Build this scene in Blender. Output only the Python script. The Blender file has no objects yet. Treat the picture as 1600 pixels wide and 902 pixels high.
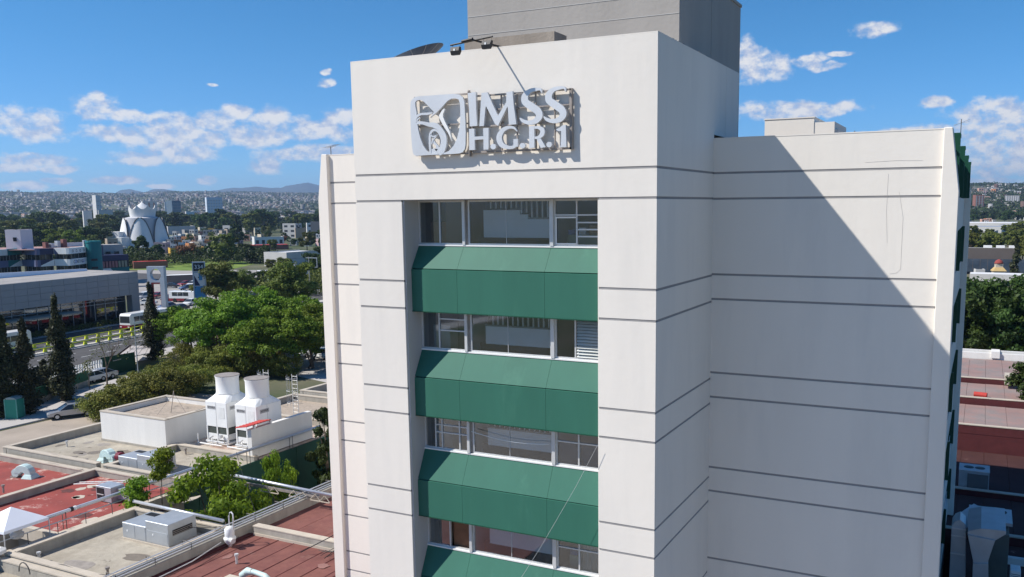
import bpy, bmesh, math, random
import numpy as np
from mathutils import Vector, Matrix
random.seed(7); rng = np.random.default_rng(7)
R = math.radians
scn = bpy.context.scene
COL = scn.collection

# ---------------------------------------------------------------- camera
CAM = Vector((19.626, -24.447, 21.0))
YAW, PITCH, ROLL, FOC, PX, PY = -0.457, 0.137, -0.009, 1363.24, 64.97, 59.43
FWD = Vector((math.sin(YAW)*math.cos(PITCH), math.cos(YAW)*math.cos(PITCH), -math.sin(PITCH)))
r0 = Vector((math.cos(YAW), -math.sin(YAW), 0)); u0 = r0.cross(FWD)
RGT = math.cos(ROLL)*r0 + math.sin(ROLL)*u0; UPV = -math.sin(ROLL)*r0 + math.cos(ROLL)*u0
cd = bpy.data.cameras.new('camera'); cam = bpy.data.objects.new('camera', cd); COL.objects.link(cam)
cd.sensor_width = 36; cd.lens = FOC/1600*36; cd.shift_x = -PX/1600; cd.shift_y = PY/1600
cd.clip_start = .1; cd.clip_end = 60000
cam.matrix_world = Matrix(((RGT.x, UPV.x, -FWD.x, CAM.x), (RGT.y, UPV.y, -FWD.y, CAM.y), (RGT.z, UPV.z, -FWD.z, CAM.z), (0, 0, 0, 1)))
scn.camera = cam
def ray(x, y): return FWD + RGT*((x-800-PX)/FOC) - UPV*((y-451-PY)/FOC)
def at(x, y, ax, v):                       # the point of a world plane seen at a photo position
    d = ray(x, y); return CAM + d*((v-CAM[ax])/d[ax])
def azel(x, y):
    d = ray(x, y).normalized(); return math.atan2(d.x, d.y), math.asin(d.z)
def polar(x, dist, z=0.0):                 # photo column + distance -> ground point
    d = ray(x, 325); h = math.hypot(d.x, d.y); return Vector((CAM.x+d.x/h*dist, CAM.y+d.y/h*dist, z))

# ---------------------------------------------------------------- sun and sky
SD = Vector((1.42, 1.0, -1.76)).normalized()
ld = bpy.data.lights.new('sun', 'SUN'); ld.energy = 5.0; ld.angle = R(.53); ld.color = (1, .955, .89)
sun = bpy.data.objects.new('sun', ld); COL.objects.link(sun); sun.rotation_euler = SD.to_track_quat('-Z', 'Y').to_euler()
w = bpy.data.worlds.new('World'); scn.world = w; w.use_nodes = True
wt = w.node_tree; wn = wt.nodes; wn.clear(); wl = wt.links
def N(tree, t, **kw):
    n = tree.nodes.new(t)
    for k, v in kw.items():
        if k.startswith('i_'):
            k2 = k[2:]; n.inputs[int(k2) if k2.isdigit() else k2].default_value = v
        else: setattr(n, k, v)
    return n
sky = N(wt, 'ShaderNodeTexSky', sky_type='NISHITA', sun_disc=False, sun_elevation=math.asin(-SD.z), sun_rotation=math.atan2(-SD.x, -SD.y),
        altitude=1800, air_density=1.0, dust_density=.0, ozone_density=1.2)
tc = N(wt, 'ShaderNodeTexCoord'); sep = N(wt, 'ShaderNodeSeparateXYZ'); wl.new(tc.outputs['Generated'], sep.inputs[0])
def mth(tree, op, a, b=None, c=None, clamp=False):
    n = tree.nodes.new('ShaderNodeMath'); n.operation = op; n.use_clamp = clamp
    for i, v in enumerate((a, b, c)):
        if v is None: continue
        if isinstance(v, (int, float)): n.inputs[i].default_value = v
        else: tree.links.new(v, n.inputs[i])
    return n.outputs[0]
W_ = lambda *a, **k: mth(wt, *a, **k)
az = W_('ARCTAN2', sep.outputs[0], sep.outputs[1]); el = W_('ARCSINE', sep.outputs[2])
cv = N(wt, 'ShaderNodeCombineXYZ'); wl.new(az, cv.inputs[0]); wl.new(el, cv.inputs[1])
def fbm(scale, detail, off=0.0):
    mp = N(wt, 'ShaderNodeMapping'); mp.inputs['Scale'].default_value = (1, 1.35, 1); mp.inputs['Location'].default_value = (0, off, 0)
    wl.new(cv.outputs[0], mp.inputs[0])
    n = N(wt, 'ShaderNodeTexNoise', i_Scale=scale, i_Detail=detail, i_Roughness=.6); wl.new(mp.outputs[0], n.inputs['Vector']); return n
warp = fbm(26, 3)
wv = N(wt, 'ShaderNodeVectorMath', operation='MULTIPLY_ADD'); wl.new(warp.outputs['Color'], wv.inputs[0]); wv.inputs[1].default_value = (.022, .012, 0); wl.new(cv.outputs[0], wv.inputs[2])
BL = [(40,195,58,24),(150,170,34,20),(152,152,16,13),(205,184,26,10),(265,192,40,17),(200,208,66,13),(270,215,80,18),(215,248,45,12),(275,240,62,14),
 (340,190,36,16),(372,176,24,12),(425,190,30,20),(400,210,52,18),(460,203,40,17),(490,205,30,14),(535,195,36,24),(500,238,50,12),(415,255,22,14),(452,240,46,9),
 (60,250,50,9),(25,262,40,8),(90,265,28,7),(30,292,38,7),(90,284,24,5),(185,281,38,6),(327,283,16,7),(250,292,20,4),(330,133,9,3),(508,113,8,4),(512,130,13,6),
 (1370,47,32,11),(1195,105,38,22),(1165,88,20,24),(1262,95,28,10),(1290,105,30,7),(1312,84,22,4),(1230,172,84,14),(1305,170,32,11),(1465,158,22,9),
 (1510,208,150,15),(1570,176,80,20),(1580,235,80,24),(1570,262,80,16),(1430,204,60,7),(1540,285,60,7)]
mx = None
for (bx_, by_, bw_, bh_) in BL:
    a0, e0 = azel(bx_, by_); a1, _ = azel(bx_+bw_, by_); _, e1 = azel(bx_, by_-bh_)
    s = N(wt, 'ShaderNodeVectorMath', operation='SUBTRACT'); wl.new(wv.outputs[0], s.inputs[0]); s.inputs[1].default_value = (a0+.011, e0+.006, 0)
    m_ = N(wt, 'ShaderNodeVectorMath', operation='MULTIPLY'); wl.new(s.outputs[0], m_.inputs[0]); m_.inputs[1].default_value = (1/(a1-a0), 1/(e1-e0), 0)
    L_ = N(wt, 'ShaderNodeVectorMath', operation='LENGTH'); wl.new(m_.outputs[0], L_.inputs[0])
    v = W_('SUBTRACT', 1.8, L_.outputs['Value'])
    mx = v if mx is None else W_('SMOOTH_MAX', mx, v, .15)
# the same kind of cumulus band all round the horizon outside the part in view
gen = fbm(7, 5); band = W_('SUBTRACT', 1.0, W_('ABSOLUTE', W_('DIVIDE', W_('SUBTRACT', el, .09), .10)))
outv = W_('GREATER_THAN', W_('ABSOLUTE', W_('ADD', az, .49)), .66)
gv = W_('MULTIPLY', W_('ADD', W_('MULTIPLY', W_('SUBTRACT', gen.outputs[0], .52), 5.0), W_('MULTIPLY', band, .3)), outv)
gv = W_('SUBTRACT', gv, W_('MULTIPLY', W_('SUBTRACT', 1.0, outv), 3.0))
mx = W_('MAXIMUM', W_('MINIMUM', mx, 1.0), W_('MINIMUM', gv, 1.0))
fb = fbm(48, 12); fb2 = fbm(48, 7, off=-.010)
dens = W_('ADD', mx, W_('MULTIPLY', W_('SUBTRACT', fb.outputs[0], .5), 2.0))
mask = N(wt, 'ShaderNodeMapRange', interpolation_type='SMOOTHSTEP'); wl.new(dens, mask.inputs[0]); mask.inputs[1].default_value = .42; mask.inputs[2].default_value = 1.2; mask.inputs[4].default_value = .95
shade = W_('ADD', W_('MULTIPLY', W_('SUBTRACT', fb.outputs[0], fb2.outputs[0]), 5.0), .60, clamp=True)
cc = N(wt, 'ShaderNodeMix', data_type='RGBA'); wl.new(shade, cc.inputs[0]); cc.inputs[6].default_value = (5.6, 6.4, 8.4, 1); cc.inputs[7].default_value = (9.9, 9.8, 9.8, 1)
hs = N(wt, 'ShaderNodeHueSaturation', i_Saturation=1.1, i_Value=1.0, i_Hue=.5); wl.new(sky.outputs[0], hs.inputs['Color'])
tm = N(wt, 'ShaderNodeMapRange', interpolation_type='SMOOTHSTEP'); wl.new(el, tm.inputs[0]); tm.inputs[1].default_value = 0; tm.inputs[2].default_value = .22
tcol = N(wt, 'ShaderNodeMix', data_type='RGBA'); wl.new(tm.outputs[0], tcol.inputs[0]); tcol.inputs[6].default_value = (.53, .96, 1.55, 1); tcol.inputs[7].default_value = (.42, 1.04, 1.42, 1)
tmul = N(wt, 'ShaderNodeMix', data_type='RGBA', blend_type='MULTIPLY'); tmul.inputs[0].default_value = 1; wl.new(hs.outputs[0], tmul.inputs[6]); wl.new(tcol.outputs[2], tmul.inputs[7])
mc = N(wt, 'ShaderNodeMix', data_type='RGBA'); wl.new(mask.outputs[0], mc.inputs[0]); wl.new(tmul.outputs[2], mc.inputs[6]); wl.new(cc.outputs[2], mc.inputs[7])
bg = N(wt, 'ShaderNodeBackground', i_Strength=.075); wl.new(mc.outputs[2], bg.inputs[0])
wo = N(wt, 'ShaderNodeOutputWorld'); wl.new(bg.outputs[0], wo.inputs[0])
scn.view_settings.view_transform = 'Standard'; scn.view_settings.look = 'None'; scn.view_settings.exposure = 0.27; scn.view_settings.gamma = 1

# ---------------------------------------------------------------- materials
MATS = {}
def M(name, col, rough=.85, var=.12, scale=1.5, bump=.0, bscale=12, metal=0, spec=.3, stain=None, streak=False, attr=False, col2=None, c2scale=.3, c2cut=.5, c2w=.08):
    if name in MATS: return MATS[name]
    m = bpy.data.materials.new(name); m.use_nodes = True; t = m.node_tree; n = t.nodes; l = t.links
    b = n['Principled BSDF']; b.inputs['Roughness'].default_value = rough; b.inputs['Metallic'].default_value = metal; b.inputs['Specular IOR Level'].default_value = spec
    geo = N(t, 'ShaderNodeNewGeometry'); pos = geo.outputs['Position']
    if streak:
        mp = N(t, 'ShaderNodeMapping'); mp.inputs['Scale'].default_value = (1, 1, .18); l.new(pos, mp.inputs[0]); p2 = mp.outputs[0]
    else: p2 = pos
    no = N(t, 'ShaderNodeTexNoise', i_Scale=scale, i_Detail=6, i_Roughness=.62); l.new(p2, no.inputs['Vector'])
    mr = N(t, 'ShaderNodeMapRange'); l.new(no.outputs[0], mr.inputs[0]); mr.inputs[1].default_value = .28; mr.inputs[2].default_value = .72
    mr.inputs[3].default_value = 1-var; mr.inputs[4].default_value = 1+var
    base = N(t, 'ShaderNodeRGB'); base.outputs[0].default_value = (*col, 1); src = base.outputs[0]
    if attr:
        at_ = N(t, 'ShaderNodeVertexColor', layer_name='tint'); src = at_.outputs[0]
    if col2:
        n2 = N(t, 'ShaderNodeTexNoise', i_Scale=c2scale, i_Detail=8, i_Roughness=.7); l.new(p2, n2.inputs['Vector'])
        m2 = N(t, 'ShaderNodeMapRange'); l.new(n2.outputs[0], m2.inputs[0]); m2.inputs[1].default_value = c2cut-c2w; m2.inputs[2].default_value = c2cut+c2w
        mi = N(t, 'ShaderNodeMix', data_type='RGBA'); l.new(m2.outputs[0], mi.inputs[0]); l.new(src, mi.inputs[6]); mi.inputs[7].default_value = (*col2, 1); src = mi.outputs[2]
    if stain:                                   # (color, scale, cut, width)
        n3 = N(t, 'ShaderNodeTexNoise', i_Scale=stain[1], i_Detail=9, i_Roughness=.75); l.new(p2, n3.inputs['Vector'])
        m3 = N(t, 'ShaderNodeMapRange'); l.new(n3.outputs[0], m3.inputs[0]); m3.inputs[1].default_value = stain[2]; m3.inputs[2].default_value = stain[2]+stain[3]
        mi = N(t, 'ShaderNodeMix', data_type='RGBA'); l.new(m3.outputs[0], mi.inputs[0]); l.new(src, mi.inputs[6]); mi.inputs[7].default_value = (*stain[0], 1); src = mi.outputs[2]
    mm = N(t, 'ShaderNodeMix', data_type='RGBA', blend_type='MULTIPLY'); mm.inputs[0].default_value = 1; l.new(src, mm.inputs[6]); l.new(mr.outputs[0], mm.inputs[7])
    l.new(mm.outputs[2], b.inputs['Base Color'])
    if bump:
        bn = N(t, 'ShaderNodeTexNoise', i_Scale=bscale, i_Detail=5); l.new(pos, bn.inputs['Vector'])
        bp = N(t, 'ShaderNodeBump', i_Strength=bump, i_Distance=.05); l.new(bn.outputs[0], bp.inputs['Height']); l.new(bp.outputs[0], b.inputs['Normal'])
    MATS[name] = m; return m
def glass(name, tint, refl=.5, alpha=.6):
    if name in MATS: return MATS[name]
    m = bpy.data.materials.new(name); m.use_nodes = True; t = m.node_tree; t.nodes.clear()
    tr = N(t, 'ShaderNodeBsdfTransparent', i_Color=(*tint, 1)); gl = N(t, 'ShaderNodeBsdfGlossy', i_Roughness=.03, i_Color=(.9, .95, 1, 1))
    fr = N(t, 'ShaderNodeFresnel', i_IOR=1.5); f2 = mth(t, 'MULTIPLY_ADD', fr.outputs[0], 1.5, refl, clamp=True)
    df = N(t, 'ShaderNodeBsdfDiffuse', i_Color=(.02, .025, .03, 1))
    m1 = N(t, 'ShaderNodeMixShader'); m1.inputs[0].default_value = alpha; t.links.new(df.outputs[0], m1.inputs[1]); t.links.new(tr.outputs[0], m1.inputs[2])
    m2 = N(t, 'ShaderNodeMixShader'); t.links.new(f2, m2.inputs[0]); t.links.new(m1.outputs[0], m2.inputs[1]); t.links.new(gl.outputs[0], m2.inputs[2])
    o = N(t, 'ShaderNodeOutputMaterial'); t.links.new(m2.outputs[0], o.inputs[0]); MATS[name] = m; return m
def leafm(name, c1, c2, trans=.25):
    if name in MATS: return MATS[name]
    m = bpy.data.materials.new(name); m.use_nodes = True; t = m.node_tree; l = t.links; t.nodes.clear()
    ge = N(t, 'ShaderNodeNewGeometry'); oi = N(t, 'ShaderNodeObjectInfo')
    no = N(t, 'ShaderNodeTexNoise', i_Scale=.55, i_Detail=3); l.new(ge.outputs['Position'], no.inputs['Vector'])
    f = mth(t, 'ADD', mth(t, 'MULTIPLY', ge.outputs['Random Per Island'], .55), mth(t, 'MULTIPLY_ADD', no.outputs[0], 1.3, -.45), clamp=True)
    mi = N(t, 'ShaderNodeMix', data_type='RGBA'); l.new(f, mi.inputs[0]); mi.inputs[6].default_value = (*c1, 1); mi.inputs[7].default_value = (*c2, 1)
    hv = N(t, 'ShaderNodeHueSaturation'); l.new(mth(t, 'MULTIPLY_ADD', oi.outputs['Random'], .04, .48), hv.inputs['Hue']); l.new(mth(t, 'MULTIPLY_ADD', oi.outputs['Random'], .5, .75), hv.inputs['Value']); l.new(mi.outputs[2], hv.inputs['Color'])
    d = N(t, 'ShaderNodeBsdfPrincipled', i_Roughness=.6); d.inputs['Specular IOR Level'].default_value = .25; l.new(hv.outputs[0], d.inputs['Base Color'])
    tl = N(t, 'ShaderNodeBsdfTranslucent'); l.new(hv.outputs[0], tl.inputs[0])
    ms = N(t, 'ShaderNodeMixShader'); ms.inputs[0].default_value = trans; l.new(d.outputs[0], ms.inputs[1]); l.new(tl.outputs[0], ms.inputs[2])
    o = N(t, 'ShaderNodeOutputMaterial'); l.new(ms.outputs[0], o.inputs[0]); MATS[name] = m; return m

plaster = M('white_plaster', (.79, .74, .668), .9, .035, .5, .12, 4, streak=True, col2=(.755, .71, .645), c2scale=.35, c2cut=.55, c2w=.05, stain=((.66, .62, .56), 1.3, .68, .14))
groovem = M('groove_grey', (.30, .29, .285), .95, .1, 3)
concrete = M('grey_concrete_paint', (.38, .355, .325), .9, .07, .8, .2, 6, streak=True)
rawconc = M('raw_concrete', (.33, .28, .23), .95, .2, 2, .3, streak=True)
greenp = M('green_panel_paint', (.034, .14, .098), .60, .08, .9, .10, 1.2, spec=.25, streak=True, stain=((.055, .185, .13), .8, .58, .22))
greend = M('dark_green_paint', (.012, .07, .04), .45, .1, 2)
alum = M('window_aluminium', (.62, .62, .61), .45, .06, 4, metal=.25)
steel = M('brushed_steel', (.66, .67, .68), .42, .08, 1.2, .05, 9, metal=.2, spec=.4, streak=True)
rustst = M('weathered_steel', (.34, .30, .27), .7, .25, 3, metal=.3)
blackm = M('black_metal', (.02, .02, .022), .5, .1, 3)
wglass = glass('window_glass', (.93, .95, .96), .03, .97)
dglass = glass('dark_glass', (.12, .14, .15), .06, .5)
roomw = M('room_wall', (.55, .55, .53), .9, .08, 1)
roomwhite = M('stair_white', (.82, .83, .83), .8, .05, 1)
roomdark = M('room_dark', (.06, .055, .05), .9, .2, 1)
woodb = M('brown_wood', (.22, .10, .05), .7, .2, 3)
creamroof = M('cream_roof', (.41, .37, .30), .95, .16, 1.6, .35, 8, stain=((.17, .15, .12), 1.1, .585, .07), col2=(.34, .30, .24), c2scale=.35)
oldroof = M('weathered_tile_roof', (.40, .33, .26), .95, .2, 3, .4, 10, stain=((.16, .14, .12), 1.1, .54, .12))
pinkroof = M('faded_pink_roof', (.46, .33, .26), .95, .15, 1.2, .3, 8, col2=(.5, .45, .38), c2scale=.5)
redworn = M('worn_red_roof', (.33, .075, .062), .9, .18, 1.6, .25, 9, stain=((.52, .36, .31), .55, .555, .06), col2=(.25, .06, .05), c2scale=.8)
redsheet = M('red_sheet_roof', (.21, .085, .068), .8, .15, .9, .25, 14, stain=((.28, .17, .14), .5, .60, .12), col2=(.17, .065, .055), c2scale=.7)
redtrim = M('red_trim', (.085, .02, .022), .8, .15, 2)  # red kept extra dark so the right-hand fascias carry shade in their colour
capm = M('parapet_cap', (.50, .44, .36), .95, .12, 1.2, .25, 10)
parm = M('parapet_render', (.36, .335, .29), .95, .2, 1.5, .3, 8, streak=True)
galv = M('galvanised_sheet', (.46, .49, .52), .42, .10, 1.5, .05, 5, metal=.45)
mint = M('mint_paint', (.52, .66, .64), .5, .1, 2, stain=((.35, .33, .27), 2.2, .62, .06))
whitep = M('white_paint', (.80, .80, .78), .55, .06, 1.5, streak=True)
whitew = M('whitewashed_wall', (.72, .70, .66), .9, .07, .9, .1, 6, streak=True, stain=((.5, .47, .42), 1.4, .64, .08))
pipes = M('silver_pipe', (.60, .62, .66), .35, .08, 2, metal=.5)
darkp = M('dark_pipe', (.12, .11, .10), .6, .2, 3)
tinred = M('red_tin', (.45, .05, .04), .6, .12, 2)
court = M('courtyard_green_wall', (.012, .065, .045), .6, .15, 1)
canvas = M('white_canvas', (.80, .82, .88), .8, .04, 1)
asph = M('asphalt', (.085, .082, .082), .9, .18, .5, .2, 20, stain=((.05, .05, .05), .12, .55, .1))
conc2 = M('street_concrete', (.38, .32, .26), .95, .14, .25, .2, 10, stain=((.22, .2, .17), .35, .6, .1))
paving = M('pale_paving', (.46, .43, .40), .95, .12, .2, .1)
kerbm = M('kerb_stone', (.50, .47, .43), .9, .15, 1)
yellow = M('yellow_paint', (.62, .66, .04), .6, .1, 1)
soil = M('ground_soil', (.15, .135, .09), .95, .3, .03, .1, 1, col2=(.06, .085, .03), c2scale=.02, c2cut=.5)
grassm = M('lawn', (.13, .20, .03), .95, .3, .15, 0, col2=(.19, .25, .05), c2scale=.06)
tealm = M('teal_render', (.012, .16, .17), .6, .05, .5)
navym = M('navy_render', (.03, .035, .085), .6, .05, .5)
bluegrey = M('blue_grey_render', (.12, .14, .24), .6, .05, .5)
panelg = M('grey_clad_panel', (.30, .30, .31), .5, .05, .4, metal=.2)
tyre = M('tyre_rubber', (.02, .02, .02), .9, .1, 5)
churchw = M('church_white', (.74, .73, .71), .8, .04, .2)
lampm = M('headlight_glass', (.8, .8, .78), .2, .02, 1)
dkred = M('dark_red_paint', (.16, .015, .03), .4, .08, 1)
barkm = M('bark', (.13, .10, .075), .95, .25, 4, .5, 10)
leaf_b = leafm('leaf_bright', (.05, .10, .008), (.25, .36, .03), .36)
leaf_d = leafm('leaf_dark', (.018, .042, .010), (.075, .12, .022))
leaf_o = leafm('leaf_olive', (.05, .072, .014), (.20, .22, .04), .3)
leaf_c = leafm('leaf_cypress', (.018, .026, .010), (.075, .08, .03), .15)
leaf_r = leafm('leaf_rust', (.10, .04, .015), (.20, .08, .03))
leaf_y = leafm('leaf_fresh', (.07, .14, .01), (.30, .40, .03), .45)
leaf_s = leafm('leaf_shrub', (.07, .09, .015), (.30, .30, .05), .3)

# ---------------------------------------------------------------- builders
class MB:
    def __init__(s): s.v = []; s.f = []
    def add(s, vs, fs):
        o = len(s.v); s.v += [tuple(p) for p in vs]; s.f += [tuple(i+o for i in f) for f in fs]; return s
    def box(s, x0, x1, y0, y1, z0, z1):
        return s.add([(x0,y0,z0),(x1,y0,z0),(x1,y1,z0),(x0,y1,z0),(x0,y0,z1),(x1,y0,z1),(x1,y1,z1),(x0,y1,z1)],
                     [(0,3,2,1),(4,5,6,7),(0,1,5,4),(1,2,6,5),(2,3,7,6),(3,0,4,7)])
    def prism(s, poly, z0, z1):                 # poly xy, ccw
        n = len(poly); return s.add([(*p, z0) for p in poly]+[(*p, z1) for p in poly],
            [tuple(range(n))[::-1], tuple(range(n, 2*n))]+[(i, (i+1) % n, (i+1) % n+n, i+n) for i in range(n)])
    def pxz(s, poly, y0, y1):                   # poly in xz
        n = len(poly); return s.add([(p[0], y0, p[1]) for p in poly]+[(p[0], y1, p[1]) for p in poly],
            [tuple(range(n)), tuple(range(n, 2*n))[::-1]]+[(i, i+n, (i+1) % n+n, (i+1) % n) for i in range(n)])
    def pyz(s, poly, x0, x1):
        n = len(poly); return s.add([(x0, p[0], p[1]) for p in poly]+[(x1, p[0], p[1]) for p in poly],
            [tuple(range(n))[::-1], tuple(range(n, 2*n))]+[(i, (i+1) % n, (i+1) % n+n, i+n) for i in range(n)])
    def tube(s, pts, r, n=8, cap=True):
        pts = [Vector(p) for p in pts]; k = len(pts); rr = r if isinstance(r, (list, tuple)) else [r]*k; vs = []
        for i, p in enumerate(pts):
            d = (pts[min(i+1, k-1)]-pts[max(i-1, 0)]).normalized()
            a = d.cross(Vector((0, 0, 1)) if abs(d.z) < .9 else Vector((1, 0, 0))).normalized(); b = d.cross(a)
            vs += [p+(a*math.cos(2*math.pi*j/n)+b*math.sin(2*math.pi*j/n))*rr[i] for j in range(n)]
        fs = [(i*n+j, i*n+(j+1) % n, (i+1)*n+(j+1) % n, (i+1)*n+j) for i in range(k-1) for j in range(n)]
        if cap: fs += [tuple(range(n))[::-1], tuple(range((k-1)*n, k*n))]
        return s.add(vs, fs)
    def lathe(s, c, prof, n=20):                # prof (r,z)
        vs = [(c[0]+r*math.cos(2*math.pi*j/n), c[1]+r*math.sin(2*math.pi*j/n), c[2]+z) for r, z in prof for j in range(n)]; k = len(prof)
        fs = [(i*n+j, i*n+(j+1) % n, (i+1)*n+(j+1) % n, (i+1)*n+j) for i in range(k-1) for j in range(n)]
        return s.add(vs, fs+[tuple(range((k-1)*n, k*n)), tuple(range(n))[::-1]])
    def sq(s, rings):                           # stacked rings of equal length
        n = len(rings[0]); k = len(rings)
        return s.add([p for r in rings for p in r], [(i*n+j, i*n+(j+1) % n, (i+1)*n+(j+1) % n, (i+1)*n+j) for i in range(k-1) for j in range(n)]+[tuple(range(n))[::-1], tuple(range((k-1)*n, k*n))])
    def mesh(s, name, mat, off=(0, 0, 0), smooth=False, bevel=0):
        me = bpy.data.meshes.new(name); ox, oy, oz = off
        me.from_pydata([(a-ox, b-oy, c-oz) for a, b, c in s.v], [], s.f)
        if len(me.polygons) < 400 and not bevel:
            bm = bmesh.new(); bm.from_mesh(me); bmesh.ops.recalc_face_normals(bm, faces=bm.faces); bm.to_mesh(me); bm.free()
        if bevel:
            bm = bmesh.new(); bm.from_mesh(me); bmesh.ops.recalc_face_normals(bm, faces=bm.faces); es = [e for e in bm.edges if len(e.link_faces) == 2 and e.calc_face_angle(0) > .7]
            bmesh.ops.bevel(bm, geom=es, offset=bevel, segments=1, affect='EDGES'); bm.to_mesh(me); bm.free()
        me.materials.append(mat)
        if smooth: me.polygons.foreach_set('use_smooth', [True]*len(me.polygons))
        return me
def props(o, label=None, cat=None, group=None, kind=None):
    for k, v in (('label', label), ('category', cat), ('group', group), ('kind', kind)):
        if v: o[k] = v
    return o
def link(name, data, parent=None, loc=(0, 0, 0), rz=0):
    o = bpy.data.objects.new(name, data); COL.objects.link(o); o.location = loc; o.rotation_euler = (0, 0, rz)
    if parent: o.parent = parent
    return o
def thing(name, label, cat, loc=(0, 0, 0), group=None, rz=0):
    return props(link(name, None, None, loc, rz), label, cat, group)
def wloc(p):                                    # world location of a part chain (no rotations used for world-built things)
    v = Vector((0, 0, 0))
    while p: v += Vector(p.location); p = p.parent
    return v
def part(name, mb, mat, parent, label=None, kind=None, smooth=False, bevel=0, local=False):
    off = (0, 0, 0) if local else wloc(parent)
    return props(link(name, mb.mesh(name, mat, off, smooth, bevel), parent), label, None, None, kind)
def solo(name, mb, mat, label, cat, group=None, smooth=False, bevel=0):
    xs = [v[0] for v in mb.v]; ys = [v[1] for v in mb.v]; c = (sum(xs)/len(xs), sum(ys)/len(ys), min(v[2] for v in mb.v))
    o = link(name, mb.mesh(name, mat, c, smooth, bevel), None, c); return props(o, label, cat, group)
def struct(name, mb, mat, smooth=False): return props(link(name, mb.mesh(name, mat, smooth=smooth)), kind='structure')
def B(*a): return MB().box(*a)
def copytree(o, loc, rz=None, scale=None, label=None, group=None, matswap=None):
    c = o.copy(); COL.objects.link(c); c.location = loc
    if rz is not None: c.rotation_euler = (0, 0, rz)
    if scale is not None: c.scale = (scale,)*3 if isinstance(scale, (int, float)) else scale
    if label: c['label'] = label
    if group: c['group'] = group
    for ch in [x for x in bpy.data.objects if x.parent == o]:
        k = ch.copy(); COL.objects.link(k); k.parent = c
        if matswap and ch.name.split('.')[0] in matswap: k.data = k.data.copy(); k.data.materials[0] = matswap[ch.name.split('.')[0]]
        for g in [x for x in bpy.data.objects if x.parent == ch]:
            q = g.copy(); COL.objects.link(q); q.parent = k
    return c
def text_mb(txt, size, ext, fx):               # flat lettering as a mesh, fx maps (u,v,w)->world
    cu = bpy.data.curves.new('t', 'FONT'); cu.body = txt; cu.size = size; cu.extrude = ext; cu.align_x = 'CENTER'; cu.align_y = 'CENTER'; cu.resolution_u = 3
    o = bpy.data.objects.new('t', cu); COL.objects.link(o); dg = bpy.context.evaluated_depsgraph_get(); me = bpy.data.meshes.new_from_object(o.evaluated_get(dg))
    mb = MB(); mb.add([fx(v.co.x, v.co.y, v.co.z) for v in me.vertices], [tuple(p.vertices) for p in me.polygons])
    bpy.data.objects.remove(o); return mb
def shape_mb(splines, y0, y1):                  # outlines with holes in xz, extruded from y0 to y1
    cu = bpy.data.curves.new('s', 'CURVE'); cu.dimensions = '2D'; cu.fill_mode = 'BOTH'; cu.extrude = (y1-y0)/2
    for sp in splines:
        s = cu.splines.new('POLY'); s.points.add(len(sp)-1); s.use_cyclic_u = True
        for i, p in enumerate(sp): s.points[i].co = (p[0], p[1], 0, 1)
    o = bpy.data.objects.new('s', cu); COL.objects.link(o); dg = bpy.context.evaluated_depsgraph_get(); me = bpy.data.meshes.new_from_object(o.evaluated_get(dg))
    mb = MB(); mb.add([(v.co.x, (y0+y1)/2-v.co.z, v.co.y) for v in me.vertices], [tuple(p.vertices) for p in me.polygons])
    bpy.data.objects.remove(o); return mb
# ================================================================ the hospital tower
T = thing('hospital_tower', 'tall white hospital tower block with grooved walls and green spandrel bands', 'building', (5.5, 5.92, 0))
G = .075
def banded(face, a0, a1, q, levels, zt, zb, mat=plaster, name='wall_panel'):
    """panels proud of a grey core, recessed joints at the given heights; face: 'y-' front, 'x+' right side, 'x-' left side"""
    zs = [zt]+[z for z in levels if zb < z < zt]+[zb]
    for i in range(len(zs)-1):
        t = zs[i]-(G/2 if i else 0); b = zs[i+1]+(G/2 if i < len(zs)-2 else 0)
        if face == 'y-': mb = B(a0, a1, q, q+.06, b, t)
        elif face == 'x+': mb = B(q-.06, q, a0, a1, b, t)
        else: mb = B(q, q+.06, a0, a1, b, t)
        part(name, mb, mat, T)
FZ = [22.108, 21.223, 18.51, 17.572, 14.77, 13.849, 11.081, 10.167, 7.42, 6.5, 3.8]
SZ = [22.10, 21.21, 18.55, 17.67, 15.0, 14.10, 11.47, 10.57, 7.98, 7.05, 5.3, 4.4]
XW, D, ZT = 11.0, 5.92, 25.89
# cores
c = MB().box(.03, 1.91, .014, 1.3, 0, 21.238).box(9.16, 10.986, .014, 1.3, 0, 21.238).box(.03, 10.986, .014, .35, 21.24, 25.8).box(10.7, 10.986, .352, 1.298, 21.24, 23.41).box(.03, .3, .352, 1.298, 21.24, 25.5)
c.box(.03, .3, 1.3, 6.2, 0, 25.5).box(10.7, 10.986, 1.3, 5.9, 0, 25.5).box(10.7, 10.986, .36, 9.17, 23.42, 25.8)
part('groove_core', c, groovem, T)
banded('y-', 0, 1.93, 0, FZ, 21.223-G/2, 0); banded('y-', 9.13, XW, 0, FZ, 21.223-G/2, 0)
banded('y-', 0, XW, 0, [22.108], ZT, 21.223+G/2)
banded('x+', .062, D, XW, FZ, ZT, 0); banded('x-', .062, D, 0, FZ, ZT, 0)
part('wall_panel', B(10.9, 11.0, D+.002, 7.4, 23.42, ZT), plaster, T); part('wall_panel', B(10.9, 11.0, 7.42, 9.17, 22.6, ZT), plaster, T)
part('soffit', B(.1, 10.88, 5.93, 9.1, 23.40, 23.6), rawconc, T)
part('wall_panel', B(0, .1, D, 9.17, 22.6, ZT), plaster, T); part('wall_panel', B(.1, 10.9, 9.07, 9.17, 22.6, ZT), plaster, T)
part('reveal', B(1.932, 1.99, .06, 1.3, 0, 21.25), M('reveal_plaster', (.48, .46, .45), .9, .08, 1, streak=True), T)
part('reveal', B(9.1, 9.128, .06, 1.3, 0, 21.25), plaster, T)
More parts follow.
